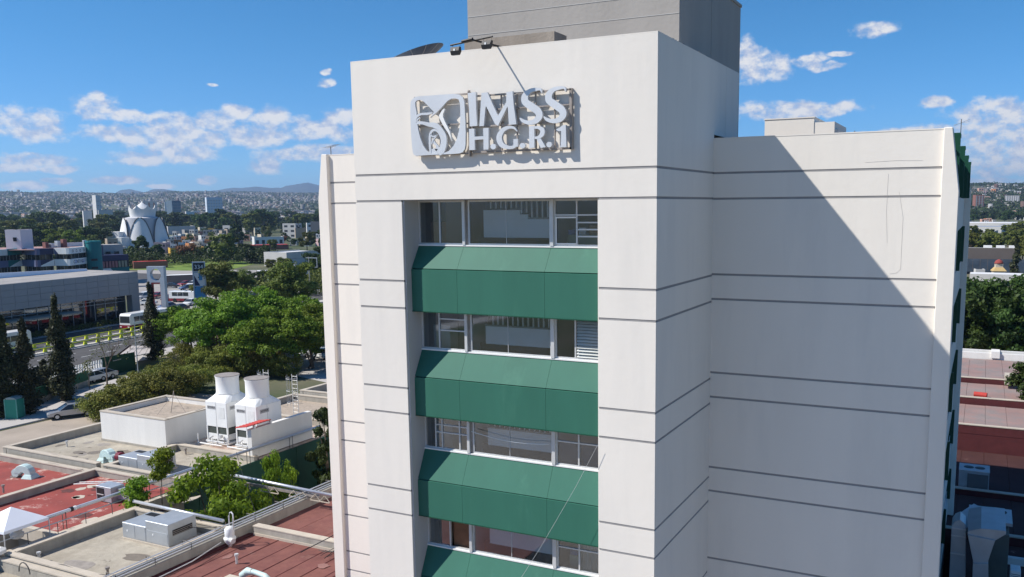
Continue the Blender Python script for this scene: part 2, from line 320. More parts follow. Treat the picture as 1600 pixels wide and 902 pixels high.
part('lintel_soffit', B(1.99, 9.1, .062, 1.3, 21.23, 21.34), M('soffit_grey', (.42, .40, .38), .9, .1), T)
part('roof', B(.3, 10.7, .35, 9.0, 25.2, 25.45), oldroof, T)
part('parapet_coping', MB().box(0, XW, 0, .3, ZT+.002, ZT+.035).box(10.7, XW, .302, 9.17, ZT+.002, ZT+.035).box(0, .3, .302, 9.17, ZT+.002, ZT+.035), plaster, T)
for k in range(14):                           # lumps of mortar and cable left on the coping
    y = 1.1+random.random()*7.3
    part('coping_debris', MB().sq([[(10.86+a*.06, y+b*.16, ZT+.035) for a, b in ((-1,-1),(1,-1),(1,1),(-1,1))], [(10.86+a*.04, y+b*.1+.03, ZT+.07+random.random()*.05) for a, b in ((-1,-1),(1,-1),(1,1),(-1,1))]]), rawconc if k % 3 else blackm, T)
# penthouse on the wing roof
part('penthouse_wall', B(.9, 9.6, 6.2, 10.2, 25.46, 29.5), concrete, T); part('penthouse_wall', B(.9, 9.602, 10.24, 14.7, 22.8, 29.5), concrete, T)
part('penthouse_joint', MB().box(1.0, 9.58, 10.1, 10.3, 25.46, 29.45), groovem, T)
for zz in (26.75, 27.7, 28.4): part('formwork_seam', B(.91, 9.59, 6.188, 6.21, zz, zz+.02), M('seam_pale', (.50, .49, .47), .9, .1), T)
part('penthouse_parapet', B(.85, 9.65, 6.15, 14.75, 29.502, 29.62), concrete, T)
part('roof_upstand', B(3.93, 7.23, 1.0, 1.9, 25.46, 26.43), rawconc, T)
# main slab behind the wing
part('groove_core', MB().box(-6.1, .03, D+.014, D+.4, 0, 23.2).box(10.98, 18.33, D+.014, D+.4, 0, 23.2), groovem, T)
banded('y-', -6.12, 0, D, SZ, 23.27, 0)
banded('y-', XW, 18.35, D, SZ, 23.27, 0)
part('slab_parapet_coping', B(-6.12, -.002, D-.01, D+.3, 23.272, 23.31), plaster, T); part('slab_parapet_coping', B(11.003, 18.35, D-.01, D+.3, 23.272, 23.31), plaster, T)
part('slab_roof', MB().box(-6.1, -.002, D+.4, 31, 22.5, 22.8).box(0, 10.98, 9.2, 31, 22.5, 22.8).box(10.98, 18.3, D+.4, 31, 22.5, 22.8), oldroof, T)
part('end_wall', B(-6.2, -6.02, D+.4, 31, 0, 23.2), plaster, T); part('rear_wall', B(-6.1, 18.3, 30.8, 31, 0, 23.2), plaster, T)
for (xo, xi, top, s) in ((-6.69, -6.12, -6.42, 1), (18.87, 18.35, 18.60, -1)):
    for y0, y1 in ((5.76, 6.5), (30.6, 31.25)):
        poly = [(xo, 0), (xi, 0), (xi, 23.32), (top, 23.32), (xo, 21.35)]
        if s < 0: poly = poly[::-1]
        part('end_fin', MB().pxz(poly, y0, y1), plaster, T, bevel=.02)
# right-hand long side: spandrels, green frames and recessed glazing
SW = 18.42
bands = [(21.22, 23.15), (17.72, 19.7), (14.22, 16.2), (10.72, 12.7), (7.22, 9.2), (3.9, 5.7)]
prev = 23.27
for (b0, b1) in bands:
    part('spandrel', B(SW-.3, SW+.12, 6.52, 30.58, b1, prev), plaster, T) if prev > b1+.2 else None; prev = b0
part('spandrel', B(SW-.3, SW+.12, 6.52, 30.58, 0, 3.9), plaster, T)
part('inner_wall', B(SW-1.6, SW-1.5, 6.6, 30.5, 0, 23.1), roomdark, T)
for i, (b0, b1) in enumerate(bands):
    w_ = part('side_window', MB().box(SW-.16, SW-.1, 6.52, 30.58, b0, b0+.06).box(SW-.16, SW-.1, 6.52, 30.58, b1-.06, b1), greend, T)
    part('pane', B(SW-.14, SW-.12, 6.6, 30.5, b0+.06, b1-.06), dglass, w_)
    for k in range(17):
        y = 6.9+k*1.45; part('mullion', B(SW-.18, SW-.08, y, y+.07, b0+.06, b1-.06), greend if k % 2 else alum, w_)
    if i: part('guard_rail', MB().tube([(SW+.05, 6.6, b0+.45), (SW+.05, 30.5, b0+.45)], .02, 5).tube([(SW+.05, 6.6, b0+.2), (SW+.05, 30.5, b0+.2)], .02, 5), alum, w_)
for y in (6.9, 14.3, 22.1, 29.6):
    for (b0, b1) in bands: part('column_cover', B(SW-.2, SW+.10, y+.3, y+1.5, b0, b1), plaster, T)
    part('green_frame', B(SW-.1, 18.80, y, y+.14, 21.24, 23.1), greend, T); part('green_frame', B(SW-.1, 18.802, y, y+.9, 23.102, 23.22), greend, T)
    for (b0, b1) in bands[1:]: part('green_frame', B(SW-.1, 18.66, y, y+.12, b0+.002, b1-.002), greend, T)
# bay windows between the green bands
SI = [19.68, 16.02, 12.42, 8.80, 5.15]; BE = [18.92, 15.14, 11.43, 7.82, 4.2]; BO = [17.46, 13.77, 10.10, 6.5, 2.9]; HE = [21.225]+BO[:-1]
JX = [1.99, 3.83, 7.12, 9.1]
for k in range(5):
    s, b, o = SI[k], BE[k], BO[k]
    for j in range(3):
        x0, x1 = JX[j]+(.004 if j else 0), JX[j+1]-(.004 if j < 2 else 0)
        part('awning_panel', MB().pyz([(.37, b+.012), (.85, s), (.91, s-.02), (.43, b-.0)], x0, x1), greenp, T)
        part('awning_panel', MB().pyz([(.35, o), (.41, o), (.41, b-.012), (.35, b-.03)], x0, x1), greenp, T)
    part('awning_core', MB().pyz([(.415, o+.02), (1.0, o+.02), (1.0, s-.05), (.9, s-.06), (.44, b-.03)], JX[0], JX[3]), greend, T)
    part('drip_edge', B(JX[0], JX[3], .335, .36, o-.03, o-.002), greend, T)
    part('sill', B(JX[0], JX[3], .82, 1.0, s+.002, s+.05), whitep, T)
WY = .92
def bar(x0, x1, z0, z1, d=0): return (x0, x1, WY-.035-d, WY+.035+d, z0, z1)
cfg = {0: [[(2.85,)], [(5.45,)], [(8.02,)], [], [], [20.72]], 1: [[(2.72,)], [(5.45,)], [(7.95,)], [17.15, 16.75], [], []],
       2: [[(2.45,), (2.72,), (3.45,)], [(5.45,)], [(8.05,)], [13.35, 13.08], [], [13.28]], 3: [[(2.95,)], [(5.45,)], [(8.05,)], [], [], [9.62]]}
for k in range(4):
    s, h = SI[k]+.05, HE[k]+.12 if k else HE[k]
    part('window_post', B(3.80, 3.90, WY-.12, WY+.08, s, h), alum, T); part('window_post', B(7.10, 7.22, WY-.12, WY+.08, s, h), alum, T)
    if k != 3: part('window_post', B(3.91, 3.99, WY-.04, WY+.1, s, h), rustst, T)
    for j, (x0, x1) in enumerate(((1.99, 3.80), (3.99 if k != 3 else 3.91, 7.10), (7.22, 9.1))):
        fw = .055
        f = MB().box(*bar(x0, x1, s, s+fw)).box(*bar(x0, x1, h-fw, h)).box(*bar(x0, x0+fw, s+fw, h-fw)).box(*bar(x1-fw, x1, s+fw, h-fw))
        wd = part('window', f, alum, T); vs = [v[0] for v in cfg[k][j]]; hz = cfg[k][3+j]; xs = [x0+fw]+vs+[x1-fw]
        for v in vs: part('mullion', B(*bar(v-(.008 if j == 1 else .025), v+(.008 if j == 1 else .025), s+fw, h-fw, .004 if j != 1 else -.02)), alum, wd)
        zs = [s+fw]+sorted(hz)+[h-fw]
        for z in hz: part('mullion', B(*bar(vs[0]+.03 if j == 0 else x0+fw, x1-fw, z-.022, z+.022)), alum, wd)
        for a in range(len(xs)-1):
            if k == 3 and j == 0 and a == 1: continue
            if k == 1 and j == 2 and a == 1: continue
            part('pane', B(xs[a]+.02, xs[a+1]-.02, WY-.006, WY+.006, s+fw, h-fw), wglass, wd)
        if k == 0 and j == 2:
            for z in (20.02, 20.24, 20.46): part('louvre_blade', B(8.06, 9.04, WY-.06, WY-.02, z, z+.045), alum, wd)
            part('sash', MB().box(7.28, 8.0, WY-.06, WY-.03, s+.06, s+.1).box(7.28, 8.0, WY-.06, WY-.03, 20.62, 20.67).box(7.28, 7.32, WY-.06, WY-.03, s+.1, 20.62), whitep, wd)
        if k == 1 and j == 2:
            for q in range(14): part('louvre_blade', MB().pyz([(WY-.06, s+.08+q*.1), (WY-.05, s+.08+q*.1), (WY+.04, s+.155+q*.1), (WY+.03, s+.155+q*.1)], 8.0, 9.04), M('pale_louvre', (.55, .57, .55), .5, .1), wd)
    # room seen through the glass
    z0, z1 = BO[k]+.9, HE[k]+.25 if k else 21.22
    part('room_shell', MB().box(1.2, 10.6, 4.6, 4.7, z0, z1), roomw, T)
    part('floor_slab', B(1.2, 10.6, .92, 4.6, z0-.2, z0), roomdark, T)
    if k: part('floor_slab', B(1.2, 10.6, 1.0, 4.6, z1, z1+.25), roomdark, T)
    else: part('ceiling', B(1.2, 10.6, 1.3, 4.6, 21.5, 21.6), roomdark, T)
    part('partition', B(3.88, 3.96, 1.0, 4.5, z0, z1), roomw if k else woodb, T); part('partition', B(7.16, 7.26, 1.0, 4.5, z0, z1), roomdark if k % 2 else roomw, T)
    if k in (0, 3): part('door_leaf', B(3.0, 3.7, 1.05, 1.12, z0, z1-.02), woodb if k == 3 else M('tan_door', (.16, .12, .085), .8, .1), T)
    if k == 2: part('door_leaf', B(3.62, 3.79, 1.0, 1.06, z0, z1-.02), woodb, T)
    zc = s+.24; zt2 = zc+.62; e = .30 if k == 0 else 0
    part('stair_landing', MB().box(4.35, 7.14, 1.3, 1.42, zc, zt2-.004), roomwhite, T)
    if k == 0: part('stair_step', MB().box(4.35, 5.75, 1.3, 1.42, zt2, zt2+.30).box(5.752, 6.05, 1.3, 1.42, zt2, zt2+.15), roomwhite, T)
    part('stair_flight', MB().pyz([(2.4, zc-.8), (2.6, zc-.8), (4.4, zc+.6), (4.3, zc+.7)], 4.0, 7.1), roomwhite, T)
    part('gloom_panel', MB().box(4.0, 7.14, 2.0, 2.05, zc+.2, z1-.01).box(4.0, 7.14, 1.5, 1.55, z0, zc-.02), roomdark, T)  # added dark sheets standing in for the gloom behind and below the balusters
    for q in range(13):
        x = 4.6+q*.195; zb_ = zt2+(e if x < 5.75 else (.15 if x < 6.05 and k == 0 else 0)); part('baluster', B(x, x+.045, 1.34, 1.385, zb_+.052, z1-.02), M('baluster_white', (.8, .8, .78), .7), T)
    part('stair_stringer', B(4.35 if k else 6.06, 7.14, 1.28, 1.44, zt2-.002, zt2+.05), M('stringer_grey', (.30, .29, .27), .9, .1), T)
    for q in range(2): part('ceiling_light', B(4.6+q*1.6, 5.8+q*1.6, 3.0, 3.15, z1-.06, z1-.015), M('light_panel', (.85, .85, .85), .5), T)
    part('curtain', MB().sq([[(x_, 1.02+.03*(i_ % 2), zz) for i_, x_ in enumerate([7.95+.09*q for q in range(12)])]+[(x_, 1.06+.03*(i_ % 2), zz) for i_, x_ in reversed(list(enumerate([7.95+.09*q for q in range(12)])))] for zz in (s+.05, z1-.03)]), M('curtain_beige', (.42, .38, .31), .9, .1), T) if k == 3 else None
    part('cabinet', B(2.0, 2.7, 1.6, 2.1, z0, s+.75), (woodb, roomw, M('cabinet_grey', (.3, .31, .32), .6), woodb)[k], T)
    for q in range(3): part('box', B(7.5+q*.38, 7.75+q*.38, 1.35, 1.6, s+.352, s+.352+.16+.07*q), (M('box_blue', (.08, .14, .3)), M('box_white', (.6, .6, .58)), M('box_brown', (.3, .2, .11)))[q], T) if k in (0, 3) else None
    if k in (0, 3): part('desk', B(7.5, 8.6, 1.3, 1.9, z0, s+.35), M('desk_green', (.25, .30, .22), .7, .1), T)
    if k == 2: part('blind', B(7.28, 9.05, 1.0, 1.03, s+.05, 13.2), M('dark_blind', (.10, .10, .12), .7, .1, 2), T)
part('hanging_cable', MB().tube([(4.05+i*.3, .7, 13.3-.25*math.sin(math.pi*i/10)*.5-.012*i) for i in range(11)], .012, 5), whitep, T)
# repairs and cracks on the right wall
for (pts) in ([(1405,300),(1411,340),(1409,380),(1407,421),(1400,427),(1390,428)], [(1386,380),(1385,330),(1388,272)], [(1352,254),(1400,251),(1442,251)]):
    part('plaster_crack', MB().tube([Vector((p.x, D-.004, p.z)) for p in (at(a, b, 1, D) for a, b in pts)], .003, 4), M('crack_grey', (.50, .47, .44), .95), T)

# ---------------------------------------------------------------- wall sign
SY = -.25
def lp(pts): return [(p.x, p.z) for p in (at(725+x/7.215, 130+y/7.215, 1, SY) for x, y in pts)]
def gp(pts): return [(p.x, p.z) for p in (at(640+x/7.22, 130+y/7.216, 1, SY) for x, y in pts)]
def stroke(pts, ws, m=10):                     # variable-width band along a smooth centre line, as an outline
    P = [Vector((a, b)) for a, b in pts]; out = []
    def cr(i, t):
        p = [P[max(i-1, 0)], P[i], P[i+1], P[min(i+2, len(P)-1)]]
        return .5*((2*p[1])+(p[2]-p[0])*t+(2*p[0]-5*p[1]+4*p[2]-p[3])*t*t+(3*p[1]-p[0]-3*p[2]+p[3])*t**3)
    C_ = []; W = []
    for i in range(len(P)-1):
        for j in range(m): C_.append(cr(i, j/m)); W.append(ws[i]+(ws[i+1]-ws[i])*j/m)
    C_.append(P[-1]); W.append(ws[-1]); L = []; Rr = []
    for i, c_ in enumerate(C_):
        d = (C_[min(i+1, len(C_)-1)]-C_[max(i-1, 0)]).normalized(); n_ = Vector((-d.y, d.x))*W[i]/2; L.append(tuple(c_+n_)); Rr.append(tuple(c_-n_))
    return L+Rr[::-1]
S = thing('wall_sign', 'steel hospital sign with emblem and raised letters on the white wall', 'sign', (5.5, 0, 22.6))
fr = MB()
for (x0, x1, z0, z1) in ((2.66, 4.72, 22.68, 22.73), (2.66, 4.72, 24.53, 24.58), (4.72, 4.78, 22.6, 24.66), (4.86, 8.32, 22.70, 22.76), (4.86, 8.32, 24.44, 24.49), (8.27, 8.33, 22.70, 24.49), (4.83, 4.87, 22.7, 24.5), (4.9, 8.27, 23.50, 23.55),
   (4.9, 8.27, 24.0, 24.04), (3.62, 3.66, 22.73, 24.53), (2.7, 4.7, 23.62, 23.66), (2.66, 2.70, 22.73, 24.53)):
    fr.box(x0, x1, -.14, -.08, z0, z1)
for x in (5.9, 6.45, 7.1, 7.75): fr.box(x, x+.035, -.135, -.085, 22.76, 24.44)
for x in (2.75, 3.64, 4.75, 5.9, 7.1, 8.3):
    for z in (22.72, 23.6, 24.46): fr.box(x, x+.04, -.08, -.002, z, z+.04)
part('support_frame', fr, rustst, S)
part('side_return', MB().box(4.735, 4.76, -.19, -.02, 22.62, 24.62), rustst, S)
part('side_return', MB().box(8.335, 8.35, -.14, -.02, 22.70, 24.49), rustst, S)
def rr(x0, y0, x1, y1, x2, y2, x3, y3): pass
outer = [(10,230),(22,190),(60,158),(110,148),(200,143),(300,135),(400,128),(500,122),(560,130),(598,160),(616,210),(622,300),(628,420),(632,560),(630,690),(622,745),(598,778),(560,793),(470,800),(330,806),(200,812),(80,820),(52,812),(38,790),(28,720),(18,600),(12,480),(8,340)]
hole = [(78,330),(64,260),(62,215),(85,193),(120,190),(160,210),(200,248),(240,290),(275,325),(232,390),(250,372),(300,335),(345,290),(390,240),(430,198),(470,176),(520,172),(552,185),(568,230),(572,320),(572,440),(556,540),(530,640),(490,715),(440,765),(402,782),(340,796),(290,790),(235,790),(195,765),(150,700),(118,610),(98,530),(88,470),(76,440)]
part('emblem_plate', shape_mb([gp(outer), gp(hole)], SY, SY+.08), steel, S)
part('emblem_beak', shape_mb([gp(stroke([(75,440),(68,405),(88,372),(130,350),(200,346),(255,335)], [20,22,26,24,26,14]))], SY-.01, SY+.07), steel, S)
part('emblem_beak', shape_mb([gp(stroke([(88,425),(98,402),(122,392)], [14,14,8], 5))], SY-.012, SY+.05), steel, S)
part('emblem_wing', shape_mb([gp(stroke([(80,447),(150,450),(210,466),(290,480),(350,530),(388,600),(392,690),(368,770),(330,800)], [34,34,44,60,52,50,46,46,40]))], SY-.005, SY+.08), steel, S)
part('emblem_blade', shape_mb([gp([(394,285),(398,300),(380,345),(378,380),(398,430),(428,490),(455,545),(468,600),(472,655),(462,620),(435,560),(400,510),(368,455),(340,400),(332,368),(350,335),(375,300)])], SY-.012, SY+.07), whitep, S)
part('emblem_ring', shape_mb([gp(stroke([(232,790),(226,700),(226,600),(245,545),(285,528),(325,552),(355,610),(362,670),(345,730),(315,770),(290,795)], [18,22,24,24,26,28,28,28,28,30,26]))], SY+.01, SY+.08), steel, S)
part('emblem_figure', shape_mb([gp(stroke([(238,575),(252,600),(285,598),(310,585),(285,615),(258,645),(246,690)], [10,16,18,8,12,16,10], 6))], SY+.01, SY+.07), steel, S)
part('emblem_figure', shape_mb([gp(stroke([(262,640),(280,680),(300,700),(312,740),(290,760)], [16,26,22,40,60], 6))], SY+.02, SY+.07), steel, S)
part('emblem_figure', shape_mb([gp([(234,740),(330,745),(318,796),(240,796)])], SY+.02, SY+.07), steel, S)
def letter(*spl, dy=0): part('letter', shape_mb([lp(s) for s in spl], SY+.0+dy, SY+.1+dy), steel, S)
letter([(42,112),(132,102),(136,280),(148,482),(64,488),(56,300)])
letter([(196,112),(262,103),(305,200),(382,368),(475,215),(478,106),(546,90),(560,250),(590,464),(506,470),(494,280),(490,262),(382,482),(350,462),(250,262),(243,270),(222,484),(172,486)])
sA = lambda dx, dy: [(874+dx,112+dy),(858+dx,70+dy),(800+dx,72+dy),(735+dx,92+dy),(688+dx,145+dy),(690+dx,210+dy),(755+dx,262+dy),(830+dx,318+dy),(845+dx,378+dy),(800+dx,430+dy),(725+dx,445+dy),(660+dx,425+dy),(628+dx,392+dy)]
sW = [4, 26, 38, 46, 72, 80, 84, 82, 74, 58, 46, 34, 6]
letter(stroke(sA(0, 0), sW)); letter(stroke(sA(272, -16), sW), dy=-.015)
letter([(56,516),(116,513),(118,604),(218,598),(215,508),(276,504),(276,748),(220,751),(219,634),(119,640),(122,754),(60,756)])
letter(stroke([(600,545),(560,505),(500,500),(440,528),(400,590),(400,650),(430,700),(490,725),(550,722),(578,700)], [6,26,34,48,60,62,56,38,34,40])); letter([(556,632),(606,628),(606,716),(556,722)], dy=.003)
letter([(733,488),(770,484),(792,484),(794,730),(735,734)])
letter(stroke([(790,500),(840,502),(880,528),(878,575),(838,612),(792,616)], [28,34,50,50,34,24]), dy=.003); letter([(808,608),(850,600),(918,722),(862,730)], dy=.006)
letter([(1036,524),(1080,500),(1110,476),(1146,472),(1154,722),(1080,724),(1092,700),(1096,540),(1060,540)])
for cx, cy in ((332, 717), (662, 706), (962, 694)):
    letter([(cx+31*math.cos(t*math.pi/10), cy+31*math.sin(t*math.pi/10)) for t in range(20)], dy=-.02)

# floodlights on the parapet above the sign
Fl = thing('floodlight_bracket', 'black steel outrigger with two floodlights above the wall sign', 'floodlight', (5.74, 0, 25.92))
a, b, e = Vector((5.74, .15, 25.95)), Vector((5.36, -.9, 25.99)), Vector((5.60, -.6, 25.97))
part('arm', MB().tube([(5.80, .2, 25.94), (5.45, -1.0, 26.0)], .03, 6).tube([(5.45, -.98, 26.03), (5.05, -.95, 25.99)], .05, 6), blackm, Fl)
part('cross_bar', MB().tube([(4.60, -.9, 25.93), (6.10, -.9, 26.06)], .028, 6), blackm, Fl)
for x, z, yaw in ((4.82, 25.93, 0), (5.92, 26.02, .5)):
    q = part('floodlight', MB().sq([[(x+i*.13, -.95+j*.05-.02, z-.32) for i, j in ((-1,-1),(1,-1),(1,1),(-1,1))], [(x+i*.15, -.95+j*.09, z-.2) for i, j in ((-1,-1),(1,-1),(1,1),(-1,1))], [(x+i*.16+yaw*.06, -.95+j*.05, z-.08) for i, j in ((-1,-1),(1,-1),(1,1),(-1,1))]]), blackm, Fl)
    part('yoke', MB().tube([(x-.13, -.93, z-.12), (x-.13, -.9, z-.01)], .01, 4).tube([(x+.13, -.93, z-.12), (x+.13, -.9, z-.01)], .01, 4), rustst, q)
    part('lamp_lens', B(x-.03, x+.03, -1.045, -1.03, z-.2, z-.14), lampm, q)
# lightning cable in front of the right pier, hanging rope
solo('stay_cable', MB().tube([at(933, 697, 1, -.15), at(900, 760, 1, -.2), at(870, 812, 1, -.25), at(843, 858, 1, -.3), at(815, 902, 1, -.35), at(770, 960, 1, -.4)], .005, 5), alum, 'thin pale cable slung diagonally across the lowest green bands', 'cable')
# satellite dishes
def dish(loc, r, label, tilt, rz):
    t = thing('satellite_dish', label, 'satellite dish', loc, 'mesh dishes on the tower roof')
    n = 24; rings = 6; vs = [(0, 0, 0)]; fs = []
    rot = Matrix.Rotation(rz, 4, 'Z') @ Matrix.Rotation(tilt, 4, 'X')
    for i in range(1, rings+1):
        q = r*i/rings
        for j in range(n): vs.append((q*math.cos(2*math.pi*j/n), q*math.sin(2*math.pi*j/n), .22*q*q/r))
    fs += [(0, 1+j, 1+(j+1) % n) for j in range(n)]+[(1+i*n+j, 1+i*n+(j+1) % n, 1+(i+1)*n+(j+1) % n, 1+(i+1)*n+j) for i in range(rings-1) for j in range(n)]
    vs2 = [tuple(rot @ Vector(v)+Vector((0, 0, r*.72))) for v in vs]; me = MB().add(vs2, fs)
    part('reflector', me, M('dish_mesh', (.11, .16, .24), .5, .1, 3, metal=.4), t, local=True)
    rb = MB()
    for j in range(0, n, 2): rb.tube([Vector(vs2[1+i*n+j]) for i in range(rings)], .012, 4)
    part('ribs', rb, galv, t, local=True); part('mast', MB().tube([(0, 0, 0), (0, 0, r*.7)], .05, 8).box(-.3, .3, -.3, .3, 0, .04), galv, t, local=True)
dish((-.5, 4.6, 25.68), 1.25, 'large mesh satellite dish on the tower roof, left of the penthouse', R(20), R(-60))
dish((-2.15, 4.7, 25.9), .62, 'smaller mesh satellite dish at the far left of the tower roof', R(50), R(-30))
def aerial(p, h, label):
    t = thing('roof_antenna', label, 'antenna', p)
    part('mast', MB().tube([(0, 0, 0), (0, 0, h)], .018, 5), darkp, t, local=True)
    e = MB().tube([(-.3, .1, h*.86), (.35, -.1, h*.98)], .01, 4)
    for i in range(7): e.tube([(-.27+i*.09, -.24+.02*i, h*.87+i*.018), (-.27+i*.09+.05, .28, h*.87+i*.018+.04)], .006, 4)
    part('elements', e, galv, t, local=True)
aerial((-6.15, 6.1, 23.32), .34, 'tiny antenna on the left end of the white roof parapet')
aerial((18.45, 20, 22.8), 1.95, 'tall thin television antenna above the right end of the roof')
# white stair house on the far part of the slab roof
H = thing('roof_stair_house', 'low white stair house behind the right parapet of the roof', 'rooftop structure', (12, 20, 22.8))
hx = lambda x, q=20: at(x, 190, 1, q).x
hz = lambda y, x=1272, q=20: at(x, y, 1, q).z
part('wall', B(hx(1195), hx(1272), 20, 24, 22.8, hz(184)), plaster, H); part('wall', B(hx(1195)+.02, hx(1304), 20.03, 23.97, 22.8, hz(190, 1304)), plaster, H)
part('wall', B(hx(1290), hx(1336, 26), 20.2, 26.5, 22.8, hz(190, 1304)-.35), plaster, H); part('roof', B(hx(1195)-.03, hx(1272)+.03, 19.97, 24.03, hz(184), hz(184)+.05), plaster, H)
part('mast', MB().tube([(hx(1199), 20.5, 24.6), (hx(1199), 20.5, 25.2)], .02, 4).tube([(hx(1336, 26), 26, 23.9), (hx(1336, 26), 26, 24.9)], .025, 4), darkp, H)
solo('aircraft_beacon', MB().lathe((9.4, 13.2, 29.62), [(.05, 0), (.05, .1), (.09, .1), (.09, .24), (.04, .3)], 10), M('beacon_red', (.3, .02, .04), .3), 'small red beacon on top of the grey penthouse edge', 'beacon')
# ================================================================ ground, roads, far terrain
def smooth(t): t = np.clip(t, 0, 1); return t*t*(3-2*t)
def hterr(a, d):
    left = smooth((-.12-a)/.12); n_ = 9*np.sin(a*37+1)+6*np.sin(a*71+d/900)+4*np.sin(a*143+d/400)
    hl = smooth((d-1100)/5400)*(127+.5*n_)
    hr = smooth((d-1250)/2100)*(76+.35*n_)
    base = left*hl+(1-left)*hr
    return np.where(d > 1000, base, 0)*np.clip(1-(d-6600)/9000, 0, 1)
na, ds = 260, np.concatenate([[0, 60, 200, 500, 900], np.linspace(1000, 7000, 60), [8000, 10000, 13000, 18000, 26000, 40000]])
A_ = np.linspace(-math.pi, math.pi, na+1)[:-1]
vs = []; fs = []
for d in ds:
    for a in A_: vs.append((CAM.x+d*math.sin(a), CAM.y+d*math.cos(a), float(hterr(np.float64(a), np.float64(d))) if d else 0))
for i in range(len(ds)-1):
    for j in range(na): fs.append((i*na+j, (i+1)*na+j, (i+1)*na+(j+1) % na, i*na+(j+1) % na))
fs = [f for f in fs]
struct('ground', MB().add(vs, fs), soil, smooth=True)
def hill(a0, aw, dd, hgt, name='hill'):
    n1, n2 = 60, 14; v = []; f = []
    for i in range(n1+1):
        a = a0-aw*1.6+3.2*aw*i/n1
        for j in range(n2+1):
            d = dd-1800+4200*j/n2
            h = hgt*math.exp(-((a-a0)/aw)**2*1.6)*math.exp(-((d-dd)/1500)**2)*(1+.02*math.sin(a*240)+.008*math.sin(a*611))
            v.append((CAM.x+d*math.sin(a), CAM.y+d*math.cos(a), h-6))
    for i in range(n1):
        for j in range(n2): f.append((i*(n2+1)+j, i*(n2+1)+j+1, (i+1)*(n2+1)+j+1, (i+1)*(n2+1)+j))
    struct(name, MB().add(v, f), M('hill_scrub', (.03, .045, .035), .95, .25, .004, col2=(.05, .055, .04), c2scale=.002), smooth=True)
def px_hill(x, y, wpx, dd):
    a, e_ = azel(x, y); a2, _ = azel(x+wpx, y); hill(a, (a2-a), dd, 21+math.tan(e_)*dd+6)
px_hill(203, 296, 70, 11500); px_hill(252, 295, 75, 11500); px_hill(476, 286.5, 105, 11500); px_hill(400, 292.5, 210, 11800); px_hill(560, 290.5, 190, 11800)
def slab(name, pts, z, mat): return struct(name, MB().add([(x, y, z) for x, y in pts], [tuple(range(len(pts)))]), mat)
g2 = lambda x, y: tuple(at(x, y, 2, 0))[:2]
RX = lambda y, o=0: -104.3-.14*(y-55)+o           # road centre barrier line
def strip(name, o0, o1, y0, y1, z, mat): return slab(name, [(RX(y0, o0), y0), (RX(y0, o1), y0), (RX(y1, o1), y1), (RX(y1, o0), y1)], z, mat)
slab('street', [(-66, -60), (-41, -60), (-41, 46), (-64, 46)], .008, conc2)
slab('hospital_yard', [(-41, -60), (18, -60), (40, -60), (40, 110), (-41, 60)], .004, conc2)
struct('pavement', MB().prism([(-70.5, -30), (-65.4, -30), (-65.0, 31), (-66.5, 46), (-78, 52), (-72, 30)], 0.004, .14), paving)
struct('kerb', MB().prism([(-65.39, -30), (-65.2, -30), (-64.8, 31), (-66.3, 46.2), (-66.49, 46), (-64.99, 31)], 0.006, .15), kerbm)
strip('verge', 9, 30, -80, 140, .006, M('dry_verge', (.22, .19, .13), .95, .25, .3, col2=(.11, .13, .05), c2scale=.15))
strip('road', 1.2, 19, -120, 230, .012, asph); strip('road', -14, -1.2, -120, 230, .012, asph)
strip('pavement', 14.5, 19.5, -120, 230, .10, paving); strip('pavement', -19, -14, -120, 230, .10, paving)
struct('road_median', MB().prism([(RX(-100, -1.2), -100), (RX(-100, 1.2), -100), (RX(200, 1.2), 200), (RX(200, -1.2), 200)], .01, .16), kerbm)
for o in (4.2, 8.0, -6.5):
    mk = MB()
    for k in range(60):
        y = -60+k*4.5; mk.add([(RX(y, o), y, .016), (RX(y, o+.14), y, .016), (RX(y+2, o+.14), y+2, .016), (RX(y+2, o), y+2, .016)], [(0, 1, 2, 3)])
    props(struct('road_marking', mk, whitep))
slab('car_park', [g2(200, 520), g2(510, 520), g2(512, 445), g2(470, 422), g2(215, 422)], .010, M('car_park_concrete', (.33, .31, .29), .95, .15, .15, .1))
slab('access_road', [g2(330, 560), g2(520, 600), g2(514, 520), g2(430, 512)], .014, paving)
slab('service_road', [g2(210, 436), g2(520, 452), g2(520, 438), g2(215, 427)], .018, asph)
slab('lawn', [g2(150, 421), g2(350, 424), g2(400, 412), g2(345, 403), g2(150, 403)], .022, grassm)
slab('lawn', [g2(0, 392), g2(150, 392), g2(150, 380), g2(0, 380)], .020, grassm)
# ================================================================ low hospital roofs
def block(label, x0, x1, y0, y1, zr, zp, roof, par='lrfb', th=.32, cap=capm, wall=parm, roofname='roof'):
    t = thing('low_hospital_wing', label, 'building', ((x0+x1)/2, (y0+y1)/2, 0))
    if roof: part(roofname, B(x0+.05, x1-.05, y0+.05, y1-.05, zr-.3, zr), roof, t)
    part('wall', MB().box(x0+.03, x1-.03, y0+.03, y1-.03, 0, zr-.3), wall, t)
    def pp(a, b, c, d):
        part('parapet', B(a, b, c, d, zr-.35, zp-.07), wall, t); part('coping', B(a-.03, b+.03, c-.03, d+.03, zp-.07, zp), cap, t)
    if 'l' in par: pp(x0, x0+th, y0, y1)
    if 'r' in par: pp(x1-th, x1, y0, y1)
    if 'f' in par: pp(x0+(th+.07 if 'l' in par else 0), x1-(th+.07 if 'r' in par else 0), y0, y0+th)
    if 'b' in par: pp(x0+(th+.07 if 'l' in par else 0), x1-(th+.07 if 'r' in par else 0), y1-th, y1)
    return t
bA = block('cream flat roof carrying the nearest grey air handler', -22.1, -14.9, 0, 7.3, 4.05, 4.62, creamroof)
block('pale cream flat roof cut off by the bottom left corner', -22.4, -14.9, -14, -.08, 3.9, 4.5, creamroof, 'lrb')
